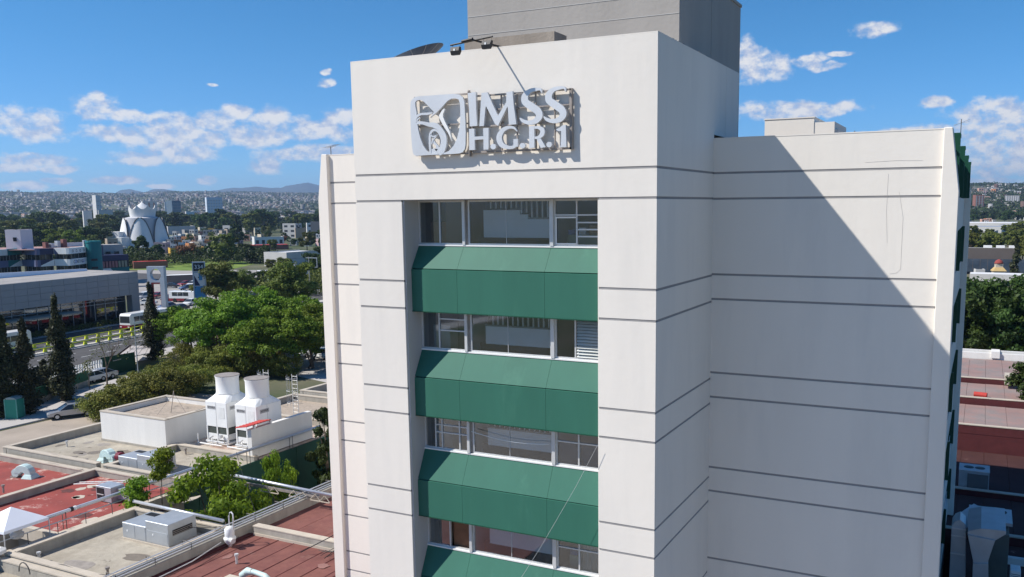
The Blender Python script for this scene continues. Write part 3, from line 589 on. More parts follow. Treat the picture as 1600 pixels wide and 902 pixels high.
# worn red roofs
bB = block('worn red roof behind the silver pipe, with bare patches', -31.4, -27.0, -8, 11.75, 4.0, 4.45, redworn, 'lb')
part('roof', B(-27.05, -23.3, 3.6, 11.7, 3.7, 3.995), redworn, bB); part('edge_beam', B(-23.3, -22.95, -4, 11.7, 3.6, 4.25), capm, bB)
part('wall', B(-27.0, -23.35, 3.65, 11.6, 0, 3.7), parm, bB); part('edge_beam', B(-27.0, -23.32, 3.3, 3.6, 3.5, 4.2), capm, bB)
for k_ in range(3): part('stored_table', MB().box(-26.6+k_*1.1, -25.8+k_*1.1, 1.0, 2.6, .7, .78).box(-26.5+k_*1.1, -26.4+k_*1.1, 1.1, 1.2, 0, .7).box(-26.0+k_*1.1, -25.9+k_*1.1, 2.4, 2.5, 0, .7), navym, bB)
block('worn red roof at the left edge holding white cowl vents', -41.0, -31.75, -4, 11.5, 3.9, 4.35, redworn, 'b')
bD = block('large cream flat roof beside the street', -41.4, -31.6, 11.9, 26, 4.1, 4.65, creamroof, 'lf')
bE = block('small cream flat roof under the trees with a grey air handler', -31.2, -23.6, 12.1, 18.0, 4.1, 4.55, creamroof, 'lfb')
bT = block('low pinkish terrace carrying two white cooling towers', -31.2, -23.6, 18.1, 27.0, 4.3, 4.35, pinkroof, '')
part('green_wall', B(-23.59, -23.5, 9.5, 27.0, 0, 4.2), court, bT)
for k in range(6): part('wall_joint', B(-23.5, -23.47, 10+k*2.9, 10.05+k*2.9, 0, 4.2), greend, bT)
# white walled plant room
P = thing('plant_room', 'white walled box with weathered brown roof left of the cooling towers', 'building', (-35, 19.5, 4.1))
for nm, a in (('wall', (-38.3, -31.5, 17.3, 17.6)), ('wall', (-38.3, -38.0, 17.602, 23.2)), ('wall', (-31.8, -31.5, 17.602, 23.2)), ('wall', (-37.998, -31.802, 22.9, 23.2))):
    part(nm, B(*a, 4.11, 6.28), whitew, P); part('coping', B(a[0]-.03, a[1]+.03, a[2]-.03, a[3]+.03, 6.282, 6.36), capm, P)
part('roof', B(-38, -31.8, 17.6, 22.9, 5.75, 5.95), oldroof, P)
part('wall_base', B(-38.34, -31.46, 17.26, 17.3, 4.11, 4.25), parm, P)
part('guy_mast', MB().tube([(-34.3, 20.2, 5.95), (-34.1, 20.4, 7.6)], .03, 5).tube([(-34.1, 20.4, 7.4), (-34.6, 19.2, 5.95)], .015, 4).tube([(-34.1, 20.4, 7.4), (-33.2, 20.6, 5.95)], .015, 4), rustst, P)
block('weathered grey-brown roof behind the cooling towers', -34.5, -12, 26.6, 33.4, 4.3, 4.8, oldroof, 'lfb')
block('far cream roof with a deep parapet at the end of the hospital wing', -34.0, -10, 33.6, 39.0, 4.4, 5.1, creamroof, 'lfb')
solo('low_white_wall', B(-24.1, -23.75, 17.7, 23.6, 4.36, 6.35), whitew, 'long low white wall right of the cooling towers', 'wall')
tr = thing('tin_roof', 'small red corrugated tin roof leaning on the white wall', 'canopy', (-24.6, 17.5, 6.3))
for k in range(8):
    y = 17.3+k*.28; part('tin_sheet', MB().sq([[(-24.75, y, 6.45), (-24.75, y+.27, 6.45), (-24.75, y+.27, 6.49), (-24.75, y+.135, 6.53), (-24.75, y, 6.49)], [(-23.7, y, 6.62), (-23.7, y+.27, 6.62), (-23.7, y+.27, 6.66), (-23.7, y+.135, 6.70), (-23.7, y, 6.66)]]), tinred, tr)
part('support_bracket', MB().box(-23.9, -23.74, 18.0, 18.12, 6.36, 6.6).box(-23.9, -23.74, 19.5, 19.62, 6.36, 6.6), whitep, tr)
# red sheet roofs beside the tower
RR = thing('red_sheet_roof_wing', 'rusty red sheet roof at the foot of the white tower', 'building', (-10.5, 2, 0))
part('wall', MB().box(-14.4, -6.72, -13.9, 8.1, 0, 3.75).box(-6.72, -.05, -13.9, 5.7, 0, 3.7), parm, RR)
k = 0; x = -14.45
while x < -6.9:
    x2 = min(x+1.05, -6.75)
    for (y0, y1) in ((-14, -6.0), (-5.99, 1.8), (1.81, 8.1)):
        zz = 3.98+.012*(k % 2); k += 1; part('roof_sheet', B(x, x2+.03, y0, y1+.03, zz-.05, zz), redsheet, RR)
    part('seam', B(x2-.012, x2+.02, -14, 8.1, 3.99, 4.006), redtrim, RR); x = x2
for i in range(7): part('roof_sheet', B(-6.7+i, -5.7+i, -14, 5.7, 3.93+.01*(i % 2), 3.98+.01*(i % 2)), redsheet, RR)
part('edge_beam', B(-14.8, -14.42, -14, 15.4, 3.5, 4.5), parm, RR); part('flashing', B(-14.42, -14.1, -14, 8.1, 3.99, 4.05), redtrim, RR)
part('cross_beam', B(-14.1, -6.2, 8.12, 8.5, 3.6, 4.42), parm, RR); part('cross_beam_coping', B(-14.15, -6.2, 8.1, 8.52, 4.422, 4.48), capm, RR); part('flashing', B(-14.1, -6.72, 8.05, 8.098, 3.98, 4.12), capm, RR)
R2 = thing('red_sheet_roof_wing', 'darker red sheet roof beyond the cream beam left of the tower', 'building', (-10.5, 12, 0))
part('wall', B(-14.4, -6.9, 8.6, 16, 0, 3.75), parm, R2)
for i in range(8): part('roof_sheet', B(-14.42+i*.97, -13.44+i*.97, 8.52, 16, 3.93+.012*(i % 2), 3.98+.012*(i % 2)), redsheet, R2)
part('post', MB().tube([(-9.4, 9.6, 3.98), (-9.4, 9.6, 4.9)], .03, 6), rustst, R2)
solo('inner_courtyard_floor', B(-23.4, -14.9, 7.4, 27, .03, .06), M('courtyard_floor', (.23, .2, .17), .95, .2, .5), 'shaded courtyard floor between the low wings', 'courtyard')['kind'] = 'structure'
for o in list(bpy.data.objects):
    if o.name.startswith('inner_courtyard_floor'): del o['label']; del o['category']
pw = thing('patio_wall', 'shaded beige courtyard wall with a dark doorway behind the tree', 'wall', (-18, 20, 0))
part('wall', B(-23.4, -15, 26.8, 27, 0, 4.3), parm, pw)
part('doorway', B(-19, -17.8, 26.75, 26.79, 0, 2.3), blackm, pw)
part('walkway', B(-17.2, -15.1, 7.5, 26.7, .065, .5), capm, pw)

# ---------------------------------------------------------------- roof equipment
def ahu(x0, y0, L, Wd, h1, h2, z, label):
    t = thing('rooftop_air_handler', label, 'air conditioning unit', (x0+L/2, y0+Wd/2, z))
    part('base_curb', B(x0-.06, x0+L+.06, y0-.06, y0+Wd+.06, z, z+.1), capm, t)
    xm = x0+L*.52
    part('body', B(x0, xm-.005, y0, y0+Wd, z+.1, z+h1), galv, t, bevel=.015); b2 = part('fan_section', B(xm, x0+L, y0, y0+Wd, z+.1, z+h2), galv, t, bevel=.015)
    part('panel', B(x0+.06, x0+(xm-x0)*.52, y0-.012, y0, z+.16, z+h1-.06), galv, t); part('panel', B(x0+(xm-x0)*.55, xm-.06, y0-.012, y0, z+.16, z+h1-.06), galv, t)
    part('panel', B(xm+.06, x0+L-.06, y0-.012, y0, z+.16, z+h2*.62), galv, t)
    part('outlet_grille', B(x0+L, x0+L+.015, y0+Wd*.15, y0+Wd*.85, z+h2*.48, z+h2*.72), blackm, t)
    for q in range(3): part('grille_blade', B(x0+L+.016, x0+L+.03, y0+Wd*.15, y0+Wd*.85, z+h2*(.50+.07*q), z+h2*(.52+.07*q)), rustst, t)
    part('hatch', B(x0+.2, x0+.9, y0+Wd-.5, y0+Wd-.12, z+h1, z+h1+.02), blackm, t)
    part('latch', MB().box(x0+.35, x0+.42, y0-.03, y0-.012, z+h1*.5, z+h1*.6).box(xm+.5, xm+.57, y0-.03, y0-.012, z+h1*.6, z+h1*.7), whitep, t)
    return t
ahu(-19.8, 4.7, 3.4, 1.75, .9, 1.25, 4.05, 'grey sheet metal air handler on the nearest cream roof')
ahu(-30.9, 13.0, 3.5, 1.6, .85, 1.15, 4.1, 'grey sheet metal air handler behind the roadside sapling, second from the front')
def cowl(label, p, r, rz, mat, hood=True):
    t = thing('cowl_vent', label, 'roof vent', p, None, rz)
    rings = []
    for k in range(9):
        a = math.pi*k/8*.95; cx, cz = -r*.95*(1-math.cos(a))+0, .55*r+r*.9*math.sin(a)
        nx, nz = math.cos(a), -math.sin(a)*-1
        rings.append([(cx+u*r*.55*math.cos(a), v*r*.55, cz+u*r*.55*math.sin(a)) for u, v in ((-1,-1),(1,-1),(1,1),(-1,1))])
    part('elbow', MB().sq(rings), mat, t, bevel=.03, local=True)
    part('flared_base', MB().sq([[(u*r*.95, v*r*.9, 0) for u, v in ((-1,-1),(1,-1),(1,1),(-1,1))], [(u*r*.6, v*r*.6, r*.62) for u, v in ((-1,-1),(1,-1),(1,1),(-1,1))]]), mat, t, bevel=.02, local=True)
    part('fan_housing', MB().tube([(-r*2.2, -r*.5, r*.75), (-r*2.2, r*.5, r*.75)], r*.62, 16), mat, t, local=True)
    part('support', MB().box(-r*3.1, -r*2.1, -r*.5, r*.5, 0, r*.22).box(-r*2.9, -r*2.8, -r*.4, -r*.3, r*.2, r*.7), rustst, t, local=True)
    return t
cowl('white curved cowl vent on the worn red roof at far left', (-34.9, 9.6, 3.9), .44, .25, mint)
cowl('pale mint curved cowl vent at the edge of the large cream roof', (-33.2, 13.7, 4.1), .46, R(175), mint)
# red fan motor by the mint cowl
solo('extractor_fan', MB().tube([(-31.95, 13.8, 4.55), (-31.6, 13.8, 4.55)], .33, 16).box(-32.0, -31.6, 13.5, 14.1, 4.1, 4.25), dkred, 'dark red round extractor fan next to the mint cowl vent', 'fan')
MD = thing('mint_duct', 'pale mint bent duct lying on the red roof at the bottom edge', 'duct', (-9.4, 4.0, 4.0))
part('duct', MB().tube([(-10.4, 3.6, 4.2), (-10.1, 3.75, 4.42), (-9.75, 3.8, 4.42), (-9.0, 3.7, 4.42), (-8.7, 3.6, 4.32), (-8.65, 3.55, 4.0)], [.14, .19, .12, .12, .16, .16], 12), mint, MD, smooth=True)
part('fan_box', B(-11.1, -10.4, 3.0, 3.6, 3.99, 4.15), capm, MD); part('clamp', MB().tube([(-9.9, 3.79, 4.42), (-9.85, 3.79, 4.42)], .15, 12), rustst, MD)
VV = thing('pressure_vessel', 'small whitish pressure vessel with a looped pipe on the red roof', 'tank', (-14.0, 6.4, 4.0))
part('vessel', MB().lathe((-13.95, 6.35, 4.0), [(.08, 0), (.12, .12), (.26, .3), (.30, .42), (.30, .5), (.22, .52), (.24, .6), (.24, .95), (.15, 1.05), (.06, 1.08)], 16), whitep, VV, smooth=True)
part('flange', MB().tube([(-13.75, 6.2, 4.45), (-13.45, 6.1, 4.45)], .13, 10), alum, VV)
part('loop_pipe', MB().tube([(-14.2, 6.6, 4.7), (-14.2, 6.6, 5.5), (-14.12, 6.6, 5.68), (-13.95, 6.55, 5.76), (-13.8, 6.5, 5.68), (-13.74, 6.45, 5.5), (-13.74, 6.4, 4.9)], .035, 6), alum, VV)
# cooling towers
def ctower(x0, y0, label):
    w_, l_ = 2.05, 2.4; z = 4.36; t = thing('cooling_tower', label, 'cooling tower', (x0+w_/2, y0+l_/2, z), 'white cooling towers on the terrace')
    f = MB()
    for a in (0, w_/2-.04, w_-.1):
        for b in (0, l_-.1): f.box(x0+a, x0+a+.1, y0+b, y0+b+.1, z+.16, z+1.25)
    part('frame', f.box(x0-.06, x0+w_+.06, y0-.06, y0+l_+.06, z, z+.14), whitep, t)
    part('basin', B(x0+.04, x0+w_-.04, y0+.04, y0+l_-.04, z+.3, z+.72), whitep, t)
    part('louvre', MB().box(x0+.06, x0+w_-.06, y0+.06, y0+l_-.06, z+.7, z+1.2), M('louvre_dark', (.07, .08, .07), .8, .2, 3), t)
    part('shell', B(x0, x0+w_, y0, y0+l_, z+1.22, z+3.05), whitep, t, bevel=.03)
    n = 24; cx, cy = x0+w_/2, y0+l_/2
    def sqr(z_, k):                           # ring morphing from rectangle (k=0) to circle (k=1)
        out = []
        for i in range(n):
            a = 2*math.pi*(i+.5)/n; c_, s_ = math.cos(a), math.sin(a); m_ = max(abs(c_)/(w_/2), abs(s_)/(l_/2)); q = (1-k)/m_+k*.82
            out.append((cx+c_*q, cy+s_*q, z_))
        return out
    part('hood', MB().sq([sqr(z+3.052, 0), sqr(z+3.42, .8), sqr(z+3.5, 1)]), whitep, t)
    part('fan_stack', MB().lathe((cx, cy, z+3.5), [(.84, 0), (.82, .06), (.80, .1), (.80, 1.1), (.85, 1.25), (.85, 1.29), (.76, 1.29), (.74, 1.0)], 28), whitep, t, smooth=True)
    part('stack_rim', MB().lathe((cx, cy, z+4.795), [(.75, 0), (.865, 0), (.865, .03), (.75, .035)], 28), rustst, t)
    g_ = MB()
    for k in range(8):
        a = math.pi*k/8; g_.tube([(cx-.76*math.cos(a), cy-.76*math.sin(a), z+4.74), (cx+.76*math.cos(a), cy+.76*math.sin(a), z+4.74)], .012, 4)
    part('fan_guard', g_, rustst, t)
    for k in range(4):
        a = math.pi*k/2+.4; c_, s_ = math.cos(a), math.sin(a); part('fan_blade', MB().add([(cx+.1*c_-.08*s_, cy+.1*s_+.08*c_, z+4.6), (cx+.74*c_-.14*s_, cy+.74*s_+.14*c_, z+4.62), (cx+.74*c_+.14*s_, cy+.74*s_-.14*c_, z+4.56), (cx+.1*c_+.08*s_, cy+.1*s_-.08*c_, z+4.55)], [(0, 1, 2, 3)]), darkp, t)
    part('shell_joint', B(cx-.012, cx+.012, y0-.012, y0, z+1.24, z+3.03), M('joint_grey', (.55, .55, .54)), t); part('shell_joint', B(x0+w_, x0+w_+.012, cy-.2, cy-.17, z+1.24, z+3.03), MATS['joint_grey'], t)
    part('access_panel', MB().box(cx+.2, cx+.8, y0-.014, y0-.002, z+1.9, z+2.7), M('panel_pale', (.72, .72, .70), .6), t)
    for s_, fx in ((0, lambda u, v, w2: (x0+.6+u, y0-.016-w2, z+2.62+v)), (1, lambda u, v, w2: (x0+w_+.016+w2, y0+.75+u, z+2.62+v))):
        if s_ == 0: part('name_plate', B(x0+.2, x0+1.0, y0-.012, y0-.002, z+2.5, z+2.74), M('plate_grey', (.42, .42, .42)), t)
        else: part('name_plate', B(x0+w_+.002, x0+w_+.012, y0+.32, y0+1.18, z+2.48, z+2.76), MATS['plate_grey'], t)
        part('lettering', text_mb('REYMSA', .2, .004, fx), blackm, t)
    part('pipework', MB().tube([(x0+.3, y0-.35, z+.25), (x0+w_, y0-.35, z+.25)], .07, 8).tube([(x0+.7, y0-.1, z+.55), (x0+.7, y0-.35, z+.5), (x0+.7, y0-.35, z+.2)], .06, 8).tube([(cx+.5, y0-.05, z+.6), (cx+.5, y0-.3, z+.6)], .12, 10), alum, t)
    part('skid_rail', MB().tube([(x0-.25, y0-.6, z+.1), (x0+w_, y0-.6, z+.1)], .05, 6).tube([(x0-.25, y0-.6, z), (x0-.25, y0-.6, z+.75)], .04, 6).tube([(x0+1.2, y0-.6, z), (x0+1.2, y0-.6, z+.6)], .035, 6), whitep, t)
ctower(-29.9, 19.5, 'left white cooling tower with a round fan stack, beside the plant room')
ctower(-27.05, 19.5, 'right white cooling tower with a round fan stack, behind the red tin roof')
def cage(p, h, label):
    t = thing('ladder_cage', label, 'ladder', p, 'caged ladders behind the cooling towers')
    for s_ in (-1, 1): part('stile', MB().tube([(s_*.25, 0, 0), (s_*.25, 0, h)], .025, 5), alum, t, local=True)
    rg = MB()
    for k in range(int(h/.3)): rg.tube([(-.25, 0, .15+k*.3), (.25, 0, .15+k*.3)], .012, 4)
    part('rungs', rg, alum, t, local=True)
    hp = MB()
    for k in range(3): hp.tube([(.4*math.cos(a), -.1-.65*math.sin(a), h*.55+k*h*.2) for a in [math.pi*j/8 for j in range(9)]], .018, 4)
    for j in (1, 3, 5, 7): a = math.pi*j/8; hp.tube([(.4*math.cos(a), -.1-.65*math.sin(a), h*.5), (.4*math.cos(a), -.1-.65*math.sin(a), h)], .014, 4)
    part('cage_hoops', hp, alum, t, local=True)
cage((-25.6, 24.0, 4.36), 4.5, 'galvanised caged ladder right of the right cooling tower'); cage((-28.6, 24.2, 4.36), 4.6, 'galvanised caged ladder half hidden behind the left cooling tower')
# pipes
def piperun(name, label, pts, r, mat, sup=None, zb=4.0, cat='pipe', grp=None):
    t = thing(name, label, cat, pts[0], grp)
    part('pipe', MB().tube(pts, r, 10), mat, t, smooth=True)
    for p in (sup or []):
        part('pipe_support', MB().tube([(p[0]-.14, p[1], zb), (p[0]-.14, p[1], p[2]+.08), (p[0]+.14, p[1], p[2]+.08), (p[0]+.14, p[1], zb)], .022, 5), darkp, t)
    return t
a = piperun('silver_pipe', 'long silver pipe on tall supports along the red roof edge', [(-23.4, -6, 5.2), (-23.4, 24, 5.15)], .10, pipes, [(-23.4, y, 5.1) for y in (.2, 4.0, 9.2, 13.0, 17.0, 21.0)], 4.2)
part('pipe_joint', MB().tube([(-23.4, 4.35, 5.19), (-23.4, 4.5, 5.19)], .13, 10), blackm, a); part('pipe_clamp', MB().tube([(-23.4, 4.6, 5.19), (-23.4, 4.7, 5.19)], .12, 10), whitep, a)
Rl = thing('roof_railing', 'low grey pipe railing at the edge of the worn red roof', 'railing', (-23.1, 3, 4.2))
part('top_rail', MB().tube([(-23.1, -5, 4.85), (-23.1, 11.5, 4.85)], .03, 6), galv, Rl)
for y in np.arange(-3, 11.5, 1.6): part('post', MB().tube([(-23.1, y, 4.2), (-23.1, y, 4.85)], .022, 5), darkp, Rl)
piperun('bridge_pipe', 'white and steel pipe crossing the courtyard on small trusses', [(-22.9, 12.75, 5.15), (-12.2, 12.6, 4.95)], .09, pipes, None)
bt = thing('pipe_bridge', 'steel beam with truss brackets under the courtyard pipe', 'pipe bridge', (-18, 12.7, 4.6))
part('beam', B(-22.9, -13.6, 12.66, 12.80, 4.62, 4.78), rustst, bt)
for x in (-20.2, -18.0, -15.8, -14.2): part('truss_bracket', MB().tube([(x, 12.6, 4.5), (x+.35, 12.6, 4.85), (x+.7, 12.6, 4.5), (x+1.05, 12.6, 4.85), (x+1.4, 12.6, 4.5)], .03, 5).box(x, x+1.4, 12.55, 12.6, 4.46, 4.5), capm, bt)
bp_ = thing('parapet_pipes', 'bundle of thin steel pipes along the parapet left of the tower', 'pipes', (-14.75, 4, 4.6))
for i, (dx, dz, m_) in enumerate(((-.25, .18, pipes), (-.1, .12, darkp), (.05, .16, galv), (.18, .1, pipes))): part('pipe', MB().tube([(-14.7+dx, -6, 4.55+dz), (-14.7+dx, 24, 4.55+dz)], .035, 6), m_, bp_)
for y in np.arange(-4, 16, 2.1): part('pipe_support', MB().tube([(-15.05, y, 4.5), (-15.05, y, 4.85), (-14.45, y, 4.85), (-14.45, y, 4.5)], .02, 4), darkp, bp_)
piperun('courtyard_edge_pipe', 'silver pipe on the cream roof parapet facing the courtyard tree', [(-22, 7.15, 4.98), (-15.2, 7.15, 4.9)], .09, pipes, [(-20.5, 7.15, 4.9), (-17.0, 7.15, 4.88)], 4.62)
piperun('curved_conduit', 'thin conduit sagging along the dark edge of the red roof', [(-14.2, 6.0, 4.3), (-14.0, 4.0, 4.1), (-13.9, 1.5, 4.08), (-14.2, -1, 4.15), (-14.3, -4, 4.2)], .03, alum)
for i, (x, y) in enumerate(((-14.1, 1.2), )): solo('pipe_bracket', MB().box(x, x+.35, y, y+.3, 4.06, 4.1).tube([(x+.1, y+.1, 4.1), (x+.1, y+.1, 4.35), (x+.3, y+.2, 4.35)], .04, 6), rustst, 'small rusty pipe bracket at the dark edge of the red roof', 'bracket')
fa = thing('fallen_antenna', 'broken television antenna leaning over the cream beam by the tower', 'antenna', (-8.6, 7.9, 4.0))
part('mast', MB().tube([(-9.9, 7.0, 4.15), (-7.4, 9.3, 5.6)], .025, 5).tube([(-8.4, 7.0, 4.1), (-7.0, 9.5, 5.6)], .02, 5), blackm, fa)
part('elements', MB().tube([(-9.0, 7.5, 4.15), (-8.0, 7.8, 4.2)], .015, 4).tube([(-8.8, 7.2, 4.1), (-8.5, 8.0, 4.3)], .015, 4).tube([(-8.4, 7.2, 4.1), (-8.1, 8.0, 4.3)], .015, 4).tube([(-9.0, 7.3, 4.3), (-8.1, 7.5, 4.3)], .015, 4), blackm, fa)
lad = thing('aluminium_ladder', 'aluminium ladder lying across the worn red roof', 'ladder', (-28, 9, 4.3))
for d_ in (0, .38): part('stile', MB().tube([(-28.6, 8.2+d_, 4.75), (-25.0, 10.4+d_, 4.75)], .03, 4), alum, lad)
for k in range(10): part('rung', MB().tube([(-28.6+k*.38, 8.2+k*.232, 4.75), (-28.6+k*.38, 8.58+k*.232, 4.75)], .018, 4), alum, lad)
cu = thing('condenser_unit', 'dark framed condenser with pale side standing on the worn red roof', 'air conditioning unit', (-25.9, 8.4, 4.0))
part('cabinet', B(-26.6, -25.3, 8.2, 9.1, 4.05, 4.95), galv, cu, bevel=.01); part('coil_face', B(-26.5, -25.9, 8.17, 8.198, 4.15, 4.85), blackm, cu)
part('coil_bar', B(-26.5, -25.9, 8.15, 8.169, 4.45, 4.5), alum, cu); part('duct', B(-25.28, -24.0, 8.6, 9.3, 4.2, 4.8), galv, cu)
ta = at(17, 792, 2, 6.2)
tent = thing('canopy_tent', 'white pyramid canopy tent at the left edge over dark tables', 'tent', (ta.x, ta.y, 4.0))
tc_ = [(ta.x-1.3, ta.y-1.15), (ta.x+1.15, ta.y-1.15), (ta.x+1.15, ta.y+1.15), (ta.x-1.3, ta.y+1.15)]
part('canopy', MB().add([(x, y, 5.45) for x, y in tc_]+[(ta.x, ta.y, 6.2)]+[(x, y, 5.3) for x, y in tc_], [(0, 1, 4), (1, 2, 4), (2, 3, 4), (3, 0, 4), (0, 5, 6, 1), (1, 6, 7, 2), (2, 7, 8, 3), (3, 8, 5, 0)]), canvas, tent)
for x, y in tc_: part('leg', MB().tube([(x, y, 4.0), (x, y, 5.35)], .03, 5), alum, tent)
solo('wrapped_valve', MB().lathe((-24.3, 2.0, 4.25), [(.1, 0), (.3, .1), (.34, .3), (.2, .42), (.3, .5), (.12, .6)], 10), whitew, 'lumpy white wrapped valve near the pipe railing', 'valve')
solo('wrapped_valve', MB().lathe((-22.2, -.3, 4.62), [(.2, 0), (.42, .1), (.4, .25), (.2, .35)], 10), whitew, 'lumpy whitish wrapped fitting on the parapet corner at the left edge', 'valve')
solo('looped_hose', MB().tube([(-19.2+.4*math.cos(a_), -.9, 4.5+.5*math.sin(a_)) for a_ in [math.pi*k/8 for k in range(9)]], .03, 5), darkp, 'black looped hose rising at the bottom left parapet', 'hose')
cl = random.Random(21)
def blob(x, y, z, rx, ry, mat, name, label, cat):
    pts_ = [(x+rx*math.cos(a_)*(.75+.5*cl.random()), y+ry*math.sin(a_)*(.75+.5*cl.random())) for a_ in [2*math.pi*k/14 for k in range(14)]]
    return MB().prism(pts_, z, z+.006)
wet = M('damp_stain', (.20, .17, .135), .6, .2, 4); felt = M('patch_felt', (.30, .27, .24), .95, .2, 3); rust2 = M('rust_patch', (.13, .05, .045), .95, .2, 3)
part('damp_stain', blob(-17.0, 3.3, 4.052, .75, .45, wet, '', '', ''), wet, bA); part('damp_stain', blob(-18.7, 1.5, 4.052, .9, .5, wet, '', '', ''), felt, bA)
for k in range(9): part('roof_patch', blob(cl.uniform(-40, -33), cl.uniform(13, 16.6), 4.102, cl.uniform(.2, .6), cl.uniform(.2, .5), wet, '', '', ''), (wet, felt)[k % 2], bD)
for k in range(8): part('worn_patch', blob(cl.uniform(-31, -28), cl.uniform(5, 11), 4.002, cl.uniform(.2, .6), cl.uniform(.15, .4), wet, '', '', ''), (capm, rust2)[k % 2], bB)
for k in range(12): part('worn_patch', blob(cl.uniform(-26.4, -14.8), cl.uniform(4.2, 11), 3.997, cl.uniform(.15, .5), cl.uniform(.3, .9), wet, '', '', ''), capm if k % 3 else rust2, bB)
for k in range(10): part('roof_patch', blob(cl.uniform(-13.6, -7.5), cl.uniform(-5, 7), 4.01, cl.uniform(.1, .35), cl.uniform(.15, .5), wet, '', '', ''), rust2 if k % 2 else M('faded_red', (.27, .14, .12), .9, .15, 3), RR)
for k, (x, y) in enumerate(((-20.9, .9), (-16.2, 1.1), (-18.0, 6.4), (-33.5, 12.6), (-39, 15), (-29.5, 17.2), (-12.0, 4.9), (-9.2, 1.0), (-13.2, -1.5), (-26.9, 24.8), (-38.6, 4.0), (-33.2, 6.8))):
    z_ = 4.05 if k < 6 else 4.0; zz_ = {9: 4.36}.get(k, z_)
    solo('roof_vent_pipe', MB().tube([(x, y, zz_), (x, y, zz_+.45)], .06, 8).tube([(x, y, zz_+.4), (x, y, zz_+.5)], .1, 8), rustst if k % 2 else alum, ['small vent pipe at the left front corner of the nearest cream roof', 'small vent pipe near the damp stain of the nearest cream roof', 'small vent pipe behind the nearest air handler', 'small vent pipe beside the mint cowl vent', 'small vent pipe on the far left of the large cream roof', 'small vent pipe behind the rear air handler', 'small vent pipe in front of the cream beam on the red sheet roof', 'small vent pipe in the middle of the red sheet roof', 'small vent pipe near the dark edge of the red sheet roof', 'small vent pipe behind the cooling towers', 'small vent pipe on the far left worn red roof', 'small vent pipe near the white cowl vent'][k], 'vent pipe', 'small roof vent pipes')
def wire(label, pts_, r_=.014, m_=None):
    P2 = [];
    for a_, b_ in zip(pts_[:-1], pts_[1:]):
        for k in range(8): f = k/8; P2.append((a_[0]+(b_[0]-a_[0])*f, a_[1]+(b_[1]-a_[1])*f, a_[2]+(b_[2]-a_[2])*f-.25*math.sin(math.pi*f)*min(1, (Vector(b_)-Vector(a_)).length/8)))
    P2.append(pts_[-1]); solo('cable', MB().tube(P2, r_, 4), m_ or blackm, label, 'cable')
wire('black cable running along the cream roof parapet', [(-21.8, .3, 4.65), (-18, .25, 4.66), (-15.2, .3, 4.66), (-15.0, 7.0, 4.68)]); wire('cable strung from the nearest air handler to the parapet', [(-16.6, 5.6, 4.9), (-15.0, 6.8, 4.75)])
wire('grey cable crossing the large cream roof', [(-41.2, 12.2, 4.7), (-36, 12.1, 4.7), (-31.6, 12.2, 4.7), (-31.5, 17.2, 4.4)], m_=rustst); wire('black cable between the cooling towers and the plant room', [(-31.5, 20, 6.4), (-29.9, 21, 7.2)]); wire('loose cable lying across the red sheet roof', [(-14.0, 7.0, 4.3), (-13.4, 4, 4.03), (-13.9, 0, 4.03), (-12.8, -4, 4.03)]); wire('long sagging wire above the courtyard', [(-23.4, 16.0, 5.3), (-14.8, 9.0, 4.8)]); wire('cable along the left worn red roof', [(-40.8, 11.2, 4.4), (-35, 11.3, 4.42), (-31.9, 11.2, 4.42), (-31.8, 2, 4.42)], m_=rustst)
# right-hand low roofs, stepping away
def rblock(label, y0, y1, zr, zp, rm, x0=16, x1=34, n=6):
    t = thing('right_low_wing', label, 'building', ((x0+x1)/2, (y0+y1)/2, 0))
    part('wall', B(x0, x1, y0, y1, 0, zr-.12), redtrim, t)
    w_ = (x1-x0)/n/1.0
    for i in range(n*2): part('roof_sheet', B(x0+i*w_/2, x0+(i+1)*w_/2-.02, y0+.3, y1, zr-.1, zr+.012*(i % 2)), rm, t)
    part('front_parapet', B(x0, x1, y0-.02, y0+.3, zr-.3, zp-.06), redtrim, t); part('coping', B(x0, x1, y0-.05, y0+.34, zp-.06, zp), capm, t)
    return t
greyroof = M('grey_pink_roof', (.27, .225, .21), .95, .14, .8, .2, 6, col2=(.29, .19, .17), c2scale=.4); dkroof = M('shaded_maroon_roof', (.06, .024, .022), .9, .2, .6, .2, 6, stain=((.3, .2, .17), .6, .64, .06))  # maroon is darkened in the colour itself, standing in for tower shadow
rblock('grey-pink sheet roof under the right-hand trees, farthest of the low wings', 64.2, 77, 4.6, 4.9, greyroof)
rblock('grey-pink roof with red cross strips behind the tower edge', 55.5, 63.9, 4.4, 4.8, greyroof)
rblock('broad grey-pink roof ending in a dark red fascia', 46.2, 55.2, 4.2, 4.6, greyroof)
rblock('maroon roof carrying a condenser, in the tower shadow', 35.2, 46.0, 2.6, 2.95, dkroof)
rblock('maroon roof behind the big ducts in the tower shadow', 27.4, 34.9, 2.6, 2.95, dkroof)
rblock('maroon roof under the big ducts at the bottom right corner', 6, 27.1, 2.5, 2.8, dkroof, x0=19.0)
solo('white_roof_parapet', MB().box(16, 34, 77.1, 77.5, 3.5, 5.25).box(16, 34, 78.2, 78.5, 3.5, 5.4).box(21.0, 21.8, 76.8, 78.6, 4.8, 5.5), whitew, 'white double parapet just below the dark trees on the right', 'wall')
solo('roof_box', B(22.0, 22.9, 62.2, 64.0, 4.81, 5.6), capm, 'small tan masonry box on the red-striped roof', 'roof box')
solo('red_roof_pipe', MB().tube([(19.6, 57.8, 4.62), (20.6, 57.6, 4.62)], .22, 10), tinred, 'short bright red pipe lying on the striped roof', 'pipe')
for k in range(4): pass
cs = thing('roof_condenser', 'grey condenser with two round fans on the shaded maroon roof', 'air conditioning unit', (19.9, 36.5, 2.6))
